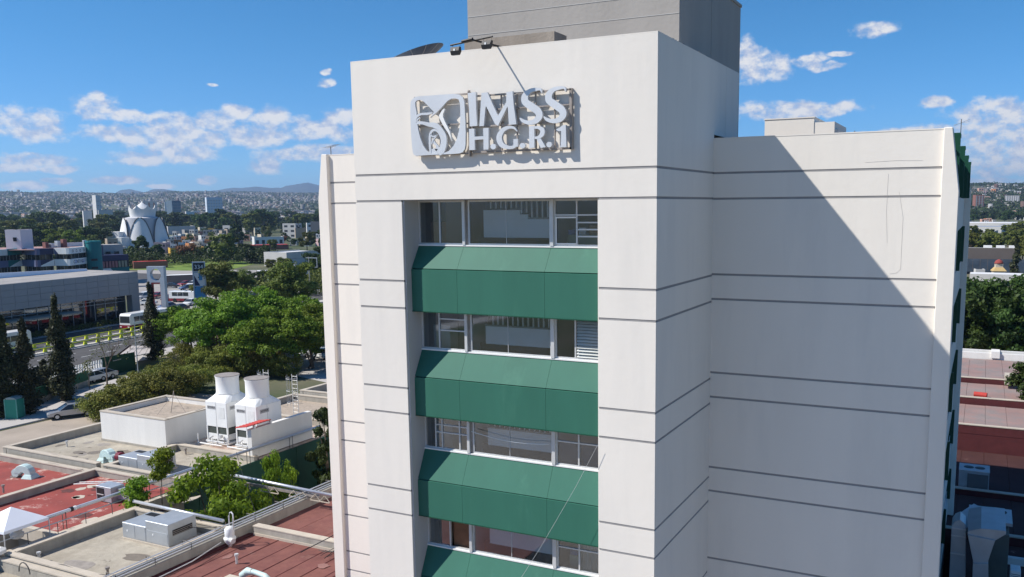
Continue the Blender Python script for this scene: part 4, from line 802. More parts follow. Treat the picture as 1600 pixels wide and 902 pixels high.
part('cabinet', B(19.0, 20.75, 35.8, 37.4, 2.7, 3.95), galv, cs, bevel=.02); part('coil_face', B(19.5, 20.7, 35.76, 35.798, 2.85, 3.8), M('coil_grey', (.12, .13, .14), .6), cs)
part('top', B(18.98, 20.77, 35.78, 37.42, 3.952, 4.0), M('top_grey', (.5, .5, .5)), cs)
for x in (19.55, 20.2): part('fan', MB().lathe((x, 36.6, 4.0), [(.3, 0), (.3, .02), (.02, .03)], 16), blackm, cs)
DU = thing('duct_assembly', 'big galvanised ducts rising and bending beside the tower foot', 'duct', (20.3, 18, 2.6))
def rect_duct(name, rings): part(name, MB().sq(rings), galv, DU)
def dp(x, y, q): p = at(x, y, 1, q); return (p.x, p.y, p.z)
def ductslab(name, px, q0, q1): # outline in a vertical plane at depth q0, extruded to q1
    a_ = [at(x, y, 1, q0) for x, y in px]; part(name, MB().pxz([(p.x, p.z) for p in a_][::-1], q0, q1), galv, DU, bevel=.01)
ductslab('riser', [(1487, 822), (1509, 824), (1508, 902), (1507, 960), (1480, 960)], 18.0, 19.2)
ductslab('riser_elbow', [(1487, 822), (1492, 815), (1500, 812), (1509, 820), (1509, 824)], 18.0, 19.2)
ductslab('tapered_duct', [(1512, 836), (1555, 845), (1543, 880), (1521, 880)], 17.2, 18.6)
ductslab('lower_duct', [(1520, 881), (1544, 881), (1545, 960), (1518, 960)], 17.1, 18.7)
ductslab('bend', [(1512, 830), (1533, 826), (1556, 828), (1572, 830), (1572, 835), (1555, 845), (1512, 836)], 17.3, 20.5)
p0 = at(1509, 822, 1, 19); part('swan_neck', MB().sq([[(p0.x-.55, 18.2, p0.z-.1), (p0.x, 18.2, p0.z-.1), (p0.x, 18.2, p0.z+.15), (p0.x-.55, 18.2, p0.z+.15)], [(p0.x-.3, 20.0, p0.z), (p0.x+.45, 19.2, p0.z), (p0.x+.45, 19.2, p0.z+.25), (p0.x-.3, 20.0, p0.z+.25)], [(p0.x+.3, 21.6, p0.z), (p0.x+1.1, 20.4, p0.z), (p0.x+1.1, 20.4, p0.z+.3), (p0.x+.3, 21.6, p0.z+.3)]]), galv, DU)
part('flange', B(p0.x-.58, p0.x+.02, 17.98, 18.2, p0.z-.22, p0.z-.16), alum, DU)
mu = thing('packaged_unit', 'shaded packaged air unit behind the big ducts', 'air conditioning unit', (21.2, 22, 2.6))
p1 = at(1555, 840, 1, 21); part('cabinet', B(p1.x-.4, p1.x+.6, 21, 23, 2.6, p1.z+.2), M('unit_olive', (.14, .14, .12), .6), mu, bevel=.02); part('top', B(p1.x-1.2, p1.x+.75, 22.0, 24.2, p1.z+.3, p1.z+.45), galv, mu)
part('fan', MB().lathe((p1.x+.25, 23.6, p1.z+.45), [(.28, 0), (.28, .03), (.02, .04)], 14), blackm, mu)
for z_ in (3.6, 5.0, 6.2): q_ = at(1497, 860, 1, 18); part('seam_flange', B(q_.x-.32, q_.x+.30, 17.96, 18.0, z_, z_+.05), alum, DU)
p2 = at(1590, 902, 1, 19); sp = thing('split_condenser', 'small white condenser with twin grilles at the bottom right', 'air conditioning unit', (p2.x, 19, 2.6))
part('cabinet', B(p2.x-.32, p2.x+.1, 18.6, 19.4, p2.z-.4, p2.z+.42), whitep, sp, bevel=.02)
for q in range(6): part('grille_blade', B(p2.x-.29, p2.x+.07, 18.585, 18.598, p2.z-.05-.09*q+.3, p2.z-.02-.09*q+.3), darkp, sp)
solo('white_roof_ledge', MB().box(21.0, 24.5, 23.0, 23.3, 3.0, 3.35), whitew, 'short white ledge with pipes behind the twin-grille condenser', 'ledge')
# ================================================================ vegetation
def leafmesh(name, mat, centres, n, size, flat=.0, r_=None):
    """many small leaf faces scattered in clumps: centres = (x,y,z,rx,rz)"""
    g = r_ or rng; C_ = np.array(centres); idx = g.integers(0, len(C_), n); c = C_[idx]
    d = g.normal(size=(n, 3)); d /= np.linalg.norm(d, axis=1)[:, None]; q = g.random(n)**.42*(1+.16*g.normal(size=n))
    p = c[:, :3]+d*q[:, None]*np.stack([c[:, 3], c[:, 3], c[:, 4]], 1)
    nn = d*.8+g.normal(size=(n, 3))*.6; nn[:, 2] += .35; nn /= np.linalg.norm(nn, axis=1)[:, None]
    t = np.cross(nn, g.normal(size=(n, 3))); t /= np.linalg.norm(t, axis=1)[:, None]; b = np.cross(nn, t)
    s = size*(.6+.8*g.random(n))[:, None]
    v = np.empty((n, 4, 3)); v[:, 0] = p-t*s; v[:, 1] = p-b*s*.55+nn*s*.12; v[:, 2] = p+t*s; v[:, 3] = p+b*s*.55+nn*s*.12
    me = bpy.data.meshes.new(name); me.vertices.add(n*4); me.vertices.foreach_set('co', v.ravel()); me.loops.add(n*4); me.loops.foreach_set('vertex_index', np.arange(n*4, dtype=np.int32))
    me.polygons.add(n); me.polygons.foreach_set('loop_start', np.arange(0, n*4, 4, dtype=np.int32)); me.polygons.foreach_set('loop_total', np.full(n, 4, dtype=np.int32)); me.update(); me.materials.append(mat); return me
def treeproto(kind, h, r, n, size, mat, clumps=26, trunk=.35, seed=1, low=.28):
    """returns (crown mesh, trunk mesh) for a unit placed at the origin"""
    g = np.random.default_rng(seed); cs = []; tb = MB(); th_ = h*trunk
    if kind == 'round':
        for i in range(clumps):
            a = g.random()*2*math.pi; u = g.random()**.5; zz = low*h+(h*(1-low))*(g.random()*.75+.12)
            prof = math.sqrt(max(.05, 1-((zz-(low*h+h*(1-low)*.45))/(h*(1-low)*.62))**2)); rr_ = r*u*prof*.85
            cr_ = r*(.15+.19*g.random()); cs.append((rr_*math.cos(a), rr_*math.sin(a), min(zz, h-cr_*.5), cr_, cr_*.62))
        tb.tube([(0, 0, 0), (.1*r*.3, 0, th_*.6), (.05, .1, th_)], [h*.028, h*.022, h*.018], 7)
        for i in range(7):
            c = cs[i*len(cs)//7]; tb.tube([(0, 0, th_*.75), (c[0]*.45, c[1]*.45, th_+(c[2]-th_)*.55), (c[0], c[1], c[2])], [h*.014, h*.01, h*.004], 5)
    elif kind == 'cypress':
        for i in range(clumps):
            t_ = i/clumps; rr_ = r*(.35+.75*math.sin(math.pi*min(1, t_*1.05+.12))**.8)*(1-.45*t_); a = g.random()*6.28
            cs.append((rr_*.45*math.cos(a), rr_*.45*math.sin(a), h*(.05+.92*t_), rr_*(.5+.3*g.random()), h*.07))
        tb.tube([(0, 0, 0), (0, 0, h*.9)], [r*.14, r*.03], 6)
    elif kind == 'umbrella':
        for i in range(clumps):
            a = g.random()*6.28; u = g.random()**.5*r; zz = h*(.97-.34*(u/r)**2)-g.random()**1.5*h*.34; cr_ = r*(.13+.11*g.random()); cs.append((u*math.cos(a), u*math.sin(a), zz, cr_, cr_*.5))
        for i in range(5):
            c = cs[i*len(cs)//5]; tb.tube([(g.normal()*.3, g.normal()*.3, 0), (c[0]*.35, c[1]*.35, h*.35), (c[0]*.8, c[1]*.8, c[2])], [h*.02, h*.015, h*.006], 6)
    elif kind == 'plume':                     # courtyard trees: leafy rosettes on thin stems
        for i in range(clumps):
            a = g.random()*6.28; u = g.random()**.5*r; zz = h*(.45+.5*g.random()*(1-.4*u/r)); cr_ = r*.26; cs.append((u*math.cos(a), u*math.sin(a), zz, cr_, cr_*.6))
        for c in cs[::2]: tb.tube([(0, 0, 0), (c[0]*.4, c[1]*.4, h*.3), (c[0], c[1], c[2])], [.06, .045, .015], 5)
    return leafmesh(kind+'_crown', mat, cs, n, size, r_=g), tb.mesh('trunk', barkm)
def tree(name, pr, p, s, label, cat='tree', grp=None, rz=None):
    t = thing(name, label, cat, tuple(p), grp, rz if rz is not None else random.random()*6.28); t.scale = s if isinstance(s, tuple) else (s, s, s)
    link('crown', pr[0], t); link('trunk', pr[1], t); return t
P_umb = [treeproto('umbrella', 9.5, 6.2, 26000, .19, leaf_b, 90, seed=i+3) for i in range(2)]
P_dark = treeproto('round', 9, 4.6, 15000, .20, leaf_o, 40, seed=11)
P_dk2 = treeproto('round', 9, 4.8, 14000, .22, leaf_d, 40, seed=12, low=.12)
P_far = [treeproto('round', 10, 4.5, 2600, .46, leaf_d, 24, seed=20+i, low=.15) for i in range(3)]
P_faro = [treeproto('round', 9, 4.4, 2600, .46, leaf_o, 24, seed=30+i, low=.15) for i in range(2)]
P_farb = treeproto('round', 10, 5.2, 5200, .38, leaf_b, 34, seed=44, low=.1)
P_cyp = [treeproto('cypress', 10, 1.5, 12000, .14, leaf_c, 46, seed=50+i) for i in range(3)]
P_cyf = treeproto('cypress', 12, 1.6, 1500, .4, leaf_c, 26, seed=60)
P_rust = treeproto('round', 7, 4.5, 2600, .4, leaf_r, 22, seed=61)
P_plume = treeproto('plume', 4.6, 2.2, 6500, .10, leaf_y, 26, seed=70)
P_bush = treeproto('round', 3.4, 3.2, 14000, .10, leaf_s, 44, seed=71, low=.02)
G0 = lambda x, y: at(x, y, 2, 0)
# tall cypresses by the street
for i, (x, y, h, lab) in enumerate(((15, 652, 10.8, 'tall dark cypress behind the green toilet cabin, at the left edge'), (46, 648, 10.0, 'dark cypress just right of the toilet cabin'), (98, 628, 11.8, 'tallest dark cypress, above the parked silver car'),
      (242, 562, 10.9, 'lone dark cypress in front of the round-hole pylon sign'), (-10, 655, 11, 'dark cypress cut by the left edge of the picture'), (72, 625, 4.6, 'short dark cypress between two tall ones at the green fence'))):
    tree('cypress_tree', P_cyp[i % 3], G0(x, y), (1.05, 1.05, h/10), lab, 'tree', 'cypresses along the street')
def bare(p, h, label, sd):
    g = random.Random(sd); t = thing('bare_tree', label, 'tree', tuple(p)); tb = MB()
    def br(a, d, l, r_, k):
        b_ = a+d*l; tb.tube([a, a+(b_-a)*.5+Vector((g.uniform(-.1, .1), g.uniform(-.1, .1), 0))*l*.4, b_], [r_, r_*.8, r_*.55], 5, cap=False)
        if k:
            for _ in range(3): br(a+(b_-a)*g.uniform(.55, 1), (d+Vector((g.uniform(-.7, .7), g.uniform(-.7, .7), g.uniform(-.1, .5)))).normalized(), l*.62, r_*.5, k-1)
    br(Vector((0, 0, 0)), Vector((.05, 0, 1)), h*.42, h*.014, 4); part('branches', tb, barkm, t, local=True)
    m_ = leafmesh('sparse_leaves', leaf_o, [(g.uniform(-.2, .2)*h, g.uniform(-.2, .2)*h, h*g.uniform(.5, .95), h*.12, h*.12) for _ in range(10)], 260, .09); link('sparse_leaves', m_, t)
bare(G0(168, 612), 8.5, 'leafless slim tree right of the tallest cypress', 1); bare(G0(205, 565), 4.5, 'small scrubby half-bare tree before the lone cypress', 2); bare(G0(140, 610), 4.2, 'leafless sapling against the white paling fence', 3); bare(G0(258, 600), 4.0, 'grey leafless shrub behind the olive bushes', 5); bare(G0(282, 596), 3.6, 'grey leafless shrub under the big green trees', 6)
# big spreading trees beyond the cooling towers
for i, (x, y, s, lab, q) in enumerate(((352, 572, 1.0, 'largest bright green spreading tree, behind the left cooling tower', 0), (300, 556, .84, 'bright green spreading tree behind the pylon cypress, leftmost of its clump', 1), (428, 582, .92, 'bright green spreading tree behind the right cooling tower', 1),
      (488, 576, .72, 'spreading tree with visible trunks against the tower edge', 0), (515, 566, .9, 'spreading tree half hidden by the tower edge', 1), (468, 545, .85, 'spreading tree at the rear right of the clump, near the tower', 0), (395, 545, 1.0, 'bright green spreading tree in the middle rear of the clump', 0))):
    tree('spreading_tree', P_umb[q], G0(x, y), s, lab, 'tree', 'spreading trees beyond the cooling towers')
for x, y, s, lab, pr in ((455, 500, 1.3, 'olive-green tree in the car park left of the tower', P_dark), (338, 486, 1.15, 'dull olive tree right of the tall petrol price sign', P_dark), (378, 470, .82, 'olive tree behind the spreading trees in the car park', P_dark), (402, 452, .60, 'small dark round tree beside parked cars', P_dk2),
      (497, 440, 1.0, 'dark tree beside the warehouse, at the tower edge', P_dk2), (505, 418, .9, 'dark tree behind the pole with a transformer', P_dk2), (445, 428, .62, 'grey-green tree before the white warehouse', P_dark), (425, 425, .5, 'small grey-green tree before the white warehouse corner', P_dark)):
    tree('car_park_tree', pr, G0(x, y), s, lab, 'tree')
for i, (x, y, s) in enumerate(((160, 652, .80), (185, 650, 1.0), (215, 642, 1.1), (245, 632, 1.1), (275, 622, 1.05), (302, 612, .95), (228, 622, .95), (262, 606, .9))):
    tree('olive_shrub', P_bush, G0(x, y), s, ['leftmost', 'second', 'third', 'fourth', 'fifth', 'sixth and rightmost', 'rear left', 'rear right'][i]+' of the bushy olive-green shrubs behind the plant room', 'shrub', 'olive shrubs behind the plant room')
for x, y, s_ in ((300, 575, 1.0), (335, 585, 1.1), (372, 588, 1.2), (405, 585, 1.1), (440, 590, .9), (350, 556, 1.2), (420, 560, 1.2)):
    tree('understory_shrub', P_bush, G0(x, y), s_, 'dark shrub in the shade under the big spreading trees', 'shrub', 'shrubs under the spreading trees')
# courtyard trees
tree('courtyard_tree', P_plume, (-18.9, 10.2, .1), (1.2, 1.2, 1.6), 'bright green courtyard tree between the two nearest roofs', 'tree', None, 0)
tree('courtyard_tree', P_plume, (-18.6, 14.6, .1), (.5, .5, 1.45), 'airy green courtyard tree rising past the crossing pipe', 'tree', None, 2)
def rosette(x, y, z, h, label):
    t = thing('roadside_sapling', label, 'sapling', (x, y, z)); part('stem', MB().tube([(0, 0, 0), (.1, .05, h*.55), (.25, .1, h)], [.035, .03, .015], 5), barkm, t, local=True)
    cs = [(.25+.25*math.cos(k*2.1), .1+.25*math.sin(k*2.1), h-.26*k, .62-.03*k, .3) for k in range(6)]; link('fronds', leafmesh('fronds', leaf_y if h > 3 else leaf_b, cs, 2600, .085), t)
rosette(-22.7, 9.4, .1, 7.0, 'tall thin sapling topped by a leafy plume beside the rear air handler'); rosette(-22.7, 7.6, .1, 5.8, 'shorter sapling with a leafy top by the silver pipe')
tree('patio_tree', treeproto('round', 6.6, 2.0, 9000, .12, leaf_d, 34, seed=81, low=.02), (at(512, 700, 1, 21.5).x, 21.5, 0), (.85, .85, 1.25), 'dark narrow tree against the left edge of the tower', 'tree')
# trees behind the offices, across the lawn and by the church
for x, y, s, k, lab in ((62, 392, 1.15, 0, 'bright green tree behind the striped office, leftmost'), (90, 393, 1.25, 0, 'broad bright green tree behind the office roof vents'), (118, 393, 1.2, 0, 'bright green tree behind the teal stair drum'), (148, 395, 1.05, 1, 'olive tree right of the bright trees behind the offices'),
     (216, 412, 1.15, 2, 'dark tree with open branches in front of the white church'), (246, 412, .8, 2, 'dark low tree by the red canopy'), (292, 410, 1.0, 3, 'rust-tinged spreading tree on the lawn'), (352, 412, 1.35, 1, 'large olive tree right of the arched gate house'), (392, 412, .8, 2, 'dark tree at the edge of the lawn'),
     (368, 402, 1.0, 1, 'olive tree behind the lawn hedge'), (412, 408, .7, 2, 'low dark tree beside the warehouse'), (330, 408, .8, 2, 'low dark tree right of the yellow house'), (445, 380, .62, 3, 'round rust-red tree by the white houses'), (480, 392, 1.1, 1, 'olive tree behind the red roof near the tower'), (510, 388, 1.2, 2, 'dark green tree by the tower edge below the grey block'),
     (416, 372, 1.0, 1, 'flowering olive tree left of the cream house'), (395, 368, 2.1, 1, 'very tall eucalyptus in the middle of the left background'), (372, 384, 1.3, 2, 'dark tree at the foot of the tall eucalyptus'), (305, 352, 1.9, 1, 'tall olive tree in the belt right of the glass towers'), (10, 398, .9, 2, 'dark tree behind the office at the left edge')):
    pr = [P_farb, P_faro[0], P_far[0], P_rust][k]; tree('background_tree', pr, G0(x, y), s, lab, 'tree')
for x, y, s, lab in ((371, 378, 1.35, 'slim dark cypress left of the tall eucalyptus'), (466, 372, 1.2, 'slim dark cypress by the grey block near the tower'), (33, 385, 1.0, 'slim cypress beside the flat white building at far left'), (52, 386, 1.1, 'slim cypress right of the flat white building')):
    tree('background_cypress', P_cyf, G0(x, y), s, lab, 'tree')
gt = 'dark tree in the wooded belt before the hillside city'
for i in range(210):
    x = random.uniform(-30, 560); d = random.uniform(520, 1250) if x < 175 else random.uniform(800, 1300); pr = random.choice(P_far+P_faro+P_far); 
    s = random.uniform(1.0, 2.1)*(1 if d > 600 else .8)
    if 185 < x < 262 and d < 640: continue
    tree('belt_tree', pr, polar(x, d), (s*1.15, s*1.15, s*random.uniform(.8, 1.15)), gt, 'tree', 'trees of the wooded belt')
for i in range(70):
    x = random.uniform(-20, 540); d = random.uniform(400, 800); s = random.uniform(.35, .7)
    if 180 < x < 265: continue
    tree('garden_tree', random.choice(P_far+P_faro), polar(x, d), s, 'small tree among the low houses of the middle distance', 'tree', 'garden trees between the houses')
# right side: the dark tree wall, one tree nearer, olive trees behind the offices
for i, (X, Y_, s) in enumerate(((17.5, 98, 1.15), (21.5, 101, 1.2), (25.5, 99, 1.1), (29.5, 102, 1.2), (19, 106, 1.25), (23.5, 107, 1.3), (28, 108, 1.25), (15, 103, 1.2))):
    tree('laurel_tree', P_dk2, (X, Y_, 0), (s*.95, s*.95, s*1.02), ['front', 'front', 'front', 'front', 'rear', 'rear', 'rear', 'front'][i]+'-row dense dark tree beyond the right-hand roofs, '+['second', 'third', 'fourth', 'rightmost', 'leftmost', 'middle', 'last', 'first'][i]+' of its row', 'tree', 'dense dark trees beyond the right roofs')
tree('near_right_tree', treeproto('round', 8, 2.6, 15000, .13, leaf_d, 34, seed=83, low=.2), (24.6, 58.0, 0), (1.0, 1.0, 1.02), 'dark leafy tree at the right edge over the striped roofs', 'tree')
tree('cypress_tree', P_cyf, polar(1592, 280), .95, 'slim dark cypress at the right edge beside the glass offices', 'tree')
for i in range(34):
    x = random.uniform(1490, 1625); d = random.uniform(330, 620); tree('olive_grove_tree', random.choice(P_faro), polar(x, d), random.uniform(.8, 1.15), 'olive-green tree in the grove before the blue-roofed warehouses', 'tree', 'olive-green grove on the right')
for i in range(26):
    x = random.uniform(1490, 1625); d = random.uniform(1000, 1500); tree('suburb_tree', random.choice(P_far), polar(x, d, float(hterr(np.float64(0.), np.float64(d)))), random.uniform(.8, 1.3), 'dark tree between the houses below the right-hand hill', 'tree', 'trees below the right-hand hill')
# ================================================================ street furniture and vehicles
TC = thing('portable_toilet', 'green portable toilet cabin on the pavement at the left edge', 'portable toilet', tuple(G0(24.5, 655)), None, R(25))
part('cabin', B(-.6, .6, -.6, .6, .14, 2.15), M('toilet_green', (.02, .22, .16), .5, .06), TC, bevel=.03, local=True)
part('roof', MB().pxz([(.64, 2.15), (.45, 2.32), (0, 2.40), (-.45, 2.32), (-.64, 2.15)][::-1], -.64, .64), M('toilet_roof', (.25, .33, .32), .6), TC, local=True)
part('door', B(.602, .63, -.45, .45, .25, 2.05), MATS['toilet_green'], TC, local=True); part('corner_post', MB().box(.56, .64, -.64, -.56, .14, 2.15).box(-.64, -.56, -.64, -.56, .14, 2.15).box(.56, .64, .56, .64, .14, 2.15), M('toilet_trim', (.12, .36, .30), .5), TC, local=True)
def car(label, p, rz, mat, kind='sedan', grp=None):
    t = thing('parked_car', label, 'car', tuple(p), grp, rz); L_, H_ = (4.5, 1.45) if kind == 'sedan' else (4.7, 1.85)
    if kind == 'sedan': low = [(0, .38), (0, .62), (.12, .74), (1.15, .90), (3.55, .93), (4.4, .86), (4.5, .6), (4.45, .36)]; cab = [(1.05, .88), (1.85, 1.40), (3.05, 1.45), (3.95, .92)]
    else: low = [(0, .4), (0, .8), (.15, .92), (1.1, 1.02), (4.55, 1.05), (4.65, .9), (4.65, .4)]; cab = [(.95, 1.0), (1.75, 1.72), (4.1, 1.8), (4.6, 1.04)]
    def ring(poly, yy, ins): cx_ = sum(a[0] for a in poly)/len(poly); return [(cx_+(a[0]-cx_)*(1-ins)-L_/2, yy, a[1]-(ins*.3 if a[1] > .5 else -ins*.3)) for a in poly]
    part('body', MB().sq([ring(low, -.86, .03), ring(low, -.80, 0), ring(low, .80, 0), ring(low, .86, .03)]), mat, t, local=True)
    part('window_band', MB().sq([[(a[0]-L_/2, -.76, a[1]) if a[1] < 1.1 else (a[0]-L_/2, -.58, a[1]-.03) for a in cab], [(a[0]-L_/2, .76, a[1]) if a[1] < 1.1 else (a[0]-L_/2, .58, a[1]-.03) for a in cab]]), M('car_glass', (.03, .035, .04), .12, .05, spec=.8), t, local=True)
    a, b_ = cab[1], cab[2]; part('roof', MB().sq([[(a[0]-L_/2, -.57, a[1]-.03), (b_[0]-L_/2, -.57, b_[1]-.03), (b_[0]-L_/2, -.5, b_[1]+.02), (a[0]-L_/2, -.5, a[1]+.02)], [(a[0]-L_/2, .57, a[1]-.03), (b_[0]-L_/2, .57, b_[1]-.03), (b_[0]-L_/2, .5, b_[1]+.02), (a[0]-L_/2, .5, a[1]+.02)]]), mat, t, local=True)
    pl = MB()
    for sy in (-1, 1):
        for (u0, v0), (u1, v1) in ((cab[0], cab[1]), (cab[3], cab[2])): pl.tube([(u0-L_/2, sy*.765, v0), (u1-L_/2, sy*.59, v1-.02)], .035, 4)
        um = (a[0]+b_[0])/2-L_/2; pl.tube([(um, sy*.775, .92), (um, sy*.59, a[1])], .035, 4)
    part('pillars', pl, mat, t, local=True)
    for wx in (.82-L_/2, L_-.95-L_/2):
        for sy in (-1, 1):
            wh = part('wheel', MB().tube([(wx, sy*.88, .32), (wx, sy*.68, .32)], .32, 14), tyre, t, local=True); link('rim', MB().tube([(wx, sy*.89, .32), (wx, sy*.86, .32)], .19, 10).mesh('rim', alum), wh)
    for sy in (-1, 1):
        part('headlight', B(-L_/2-.012, -L_/2+.05, sy*.68-.14, sy*.68+.14, .62, .74), lampm, t, local=True); part('taillight', B(L_/2-.08, L_/2+.0, sy*.68-.12, sy*.68+.12, .66, .82), tinred, t, local=True)
    return t
paint = lambda n, c, m_=.0: M(n, c, .28, .04, 1, metal=m_, spec=.6)
silver = paint('car_silver', (.42, .44, .47), .5); cwhite = paint('car_white', (.72, .72, .71)); cred = paint('car_red', (.30, .015, .02)); cdark = paint('car_dark', (.03, .03, .04)); cmar = paint('car_maroon', (.12, .01, .02)); cblue = paint('car_blue', (.05, .09, .2)); cteal = paint('car_teal', (.15, .27, .27)); cyel = paint('car_yellow', (.5, .4, .04))
car('silver saloon car parked by the kerb in front of the shrubs', tuple(G0(113, 651)), R(62), silver)
cars = [(266,450,cdark,'black car in the far car park, left of the red one'),(289,447,cred,'bright red car in the far row of the car park'),(302,447,cwhite,'white car right of the bright red one'),(294,453,cblue,'dark blue car just in front of the bright red one'),
 (264,470,cmar,'maroon car left of the parked minibus'),(298,477,cwhite,'white car in front of the parked minibus'),(262,483,cblue,'pale-roofed blue car on the forecourt behind the bus'),(229,477,cwhite,'white car half behind the pylon cypress'),(245,466,cred,'red car seen between the pylon legs'),
 (391,451,cdark,'dark car under the trees in the far car park'),(407,450,cwhite,'white car left of the teal van'),(389,457,cmar,'maroon car left of two dark blue cars'),(397,464,cblue,'dark blue car before the olive tree'),(413,470,cdark,'black car nearest to the olive car-park tree'),
 (414,459,cwhite,'white car partly behind the olive car-park tree'),(474,442,silver,'silver car at the right end of the far row'),(297,500,cyel,'yellow taxi on the road near the spreading trees'),(488,556,cwhite,'white car under the spreading trees by the tower'),(505,560,cwhite,'white car at the tower edge under the trees'),
 (404,462,silver,'silver car between the blue and black cars'),(280,486,cdark,'black car on the forecourt behind the bus'),(232,500,cdark,'dark car by the showroom corner'),(140,598,cwhite,'white car behind the white palings'),(155,594,silver,'silver car behind the white palings, partly hidden by branches')]
for i, (x, y, m_, lb) in enumerate(cars): car(lb, tuple(G0(x, y)), R(random.choice((20, 95, 110, 75))), m_)
for x, y, m_, lb in ((225, 468, cwhite, 'white van behind the showroom corner'), (290, 510, cwhite, 'white people carrier driving near the spreading trees'), (421, 447, cteal, 'grey-teal van in the far car park'), (494, 446, cwhite, 'white pickup-like van by the transformer pole')):
    car(lb, tuple(G0(x, y)), R(100), m_, 'van')
def bus(label, p, rz, L_, lower, Hh=2.9):
    t = thing('city_bus', label, 'bus', tuple(p), None, rz); w2 = 1.2
    part('body', MB().pxz([(-L_/2, .9), (-L_/2+.08, 2.6), (-L_/2+.4, Hh), (L_/2-.3, Hh), (L_/2, 2.6), (L_/2, .9)][::-1], -w2, w2), cwhite, t, bevel=.05, local=True)
    part('skirt', B(-L_/2+.01, L_/2-.01, -w2+.01, w2-.01, .35, .9), lower, t, local=True)
    for k in range(int(L_/1.4)-1):
        for sy in (-1, 1): part('side_window', B(-L_/2+.9+k*1.4, -L_/2+2.2+k*1.4, sy*w2-.02, sy*w2+.02, 1.5, 2.35), MATS['car_glass'], t, local=True)
    part('windscreen', MB().sq([[(-L_/2-.02, -1.05, 1.35), (-L_/2+.05, -1.05, 2.45), (-L_/2+.1, -1.05, 2.45), (-L_/2+.1, -1.05, 1.35)], [(-L_/2-.02, 1.05, 1.35), (-L_/2+.05, 1.05, 2.45), (-L_/2+.1, 1.05, 2.45), (-L_/2+.1, 1.05, 1.35)]]), MATS['car_glass'], t, local=True)
    part('bumper', B(-L_/2-.08, -L_/2+.1, -1.15, 1.15, .4, .75), lower, t, local=True)
    for wx in (-L_/2+1.5, L_/2-2.2):
        for sy in (-1, 1): part('wheel', MB().tube([(wx, sy*1.22, .48), (wx, sy*.95, .48)], .48, 14), tyre, t, local=True)
    for sy in (-1, 1): part('headlight', B(-L_/2-.09, -L_/2-.06, sy*.85-.18, sy*.85+.18, .55, .72), lampm, t, local=True)
    part('roof_hatch', B(-.8, .4, -.5, .5, Hh, Hh+.12), cwhite, t, local=True)
maroon = paint('bus_maroon', (.22, .015, .025)); rza = math.atan2(1, -.14)
bp2 = G0(236, 511); bus('white bus with maroon skirt seen behind the lone cypress', (RX(84, -7.5), 84, .02), rza, 10.5, maroon)
bus('white bus passing behind the dark cypresses', (RX(53, -7.8), 54.2, .02), rza+math.pi, 10.5, paint('bus_cream', (.55, .55, .5)))
bus('parked white minibus with maroon skirt in the car park', tuple(G0(289, 472)), R(15), 6.5, maroon, 2.5)
for off, y0, y1, lb in ((.3, 40, 98, 'nearer yellow traffic separator along the road'), (-4.4, 44, 104, 'farther yellow traffic separator in front of the buses')):
    t = thing('traffic_separator', lb, 'road barrier', (RX(70, off), 70, 0), 'yellow traffic separators')
    part('kerb', MB().prism([(RX(y0, off-.3), y0), (RX(y0, off+.3), y0), (RX(y1, off+.3), y1), (RX(y1, off-.3), y1)], .013, .3), kerbm, t)
    part('rail', MB().prism([(RX(y0, off-.05), y0), (RX(y0, off+.05), y0), (RX(y1, off+.05), y1), (RX(y1, off-.05), y1)], .82, .93), yellow, t)
    y = y0
    while y < y1: part('post', MB().sq([[(RX(y, off)-.12, y-.32, .3), (RX(y, off)+.12, y-.32, .3), (RX(y, off)+.12, y+.32, .3), (RX(y, off)-.12, y+.32, .3)], [(RX(y, off)-.1, y-.16, .82), (RX(y, off)+.1, y-.16, .82), (RX(y, off)+.1, y+.16, .82), (RX(y, off)-.1, y+.16, .82)]]), yellow, t); y += 2.4
def pline(a, b_, step):
    a, b_ = Vector(a), Vector(b_); n = int((b_-a).length/step); return [a+(b_-a)*(i/n) for i in range(n+1)]
gf = thing('green_screen_fence', 'dark green screened fence on a low wall behind the parked car', 'fence', tuple(G0(95, 618)))
ga, gb = G0(30, 645), G0(140, 603)
pts = pline(ga, gb, 2.4)
for a, b_ in zip(pts[:-1], pts[1:]):
    n_ = Vector((-(b_-a).y, (b_-a).x, 0)).normalized()*.1; c_ = b_-(b_-a)*.02
    part('low_wall', MB().prism([(a-n_)[:2], (c_-n_)[:2], (c_+n_)[:2], (a+n_)[:2]], 0, .75), parm, gf)
    part('screen_panel', MB().prism([(a-n_*.3)[:2], (c_-n_*.3)[:2], (c_+n_*.3)[:2], (a+n_*.3)[:2]], .77, 1.95), M('screen_green', (.01, .10, .05), .7, .15, 2), gf)
pf = thing('paling_fence', 'white paling fence beside the road, behind the cypresses', 'fence', tuple(G0(120, 598)))
pa, pb = G0(20, 625), G0(168, 586)
pp_ = pline(pa, pb, .42); mb = MB()
for i, p in enumerate(pp_): mb.box(p.x-.07, p.x+.07, p.y-.07, p.y+.07, .1, 2.15)
part('palings', mb, whitep, pf, kind='stuff'); part('rail', MB().tube([(pa.x, pa.y, .6), (pb.x, pb.y, .6)], .05, 4).tube([(pa.x, pa.y, 1.8), (pb.x, pb.y, 1.8)], .05, 4), whitep, pf)
hg = thing('mesh_screen', 'dark green mesh screen and pale ramp roof behind the olive shrubs', 'fence', tuple(G0(180, 590)))
a, b_ = G0(160, 588), G0(212, 578); part('screen', MB().prism([(a.x, a.y-.05), (b_.x, b_.y-.05), (b_.x, b_.y+.05), (a.x, a.y+.05)], 0, 2.4), greend, hg)
rp = [G0(178, 585), G0(235, 572), G0(238, 561), G0(205, 560)]
tr2 = thing('gatehouse_roof', 'pale corrugated gatehouse roof with red edge by the road', 'roof', tuple(rp[0]))
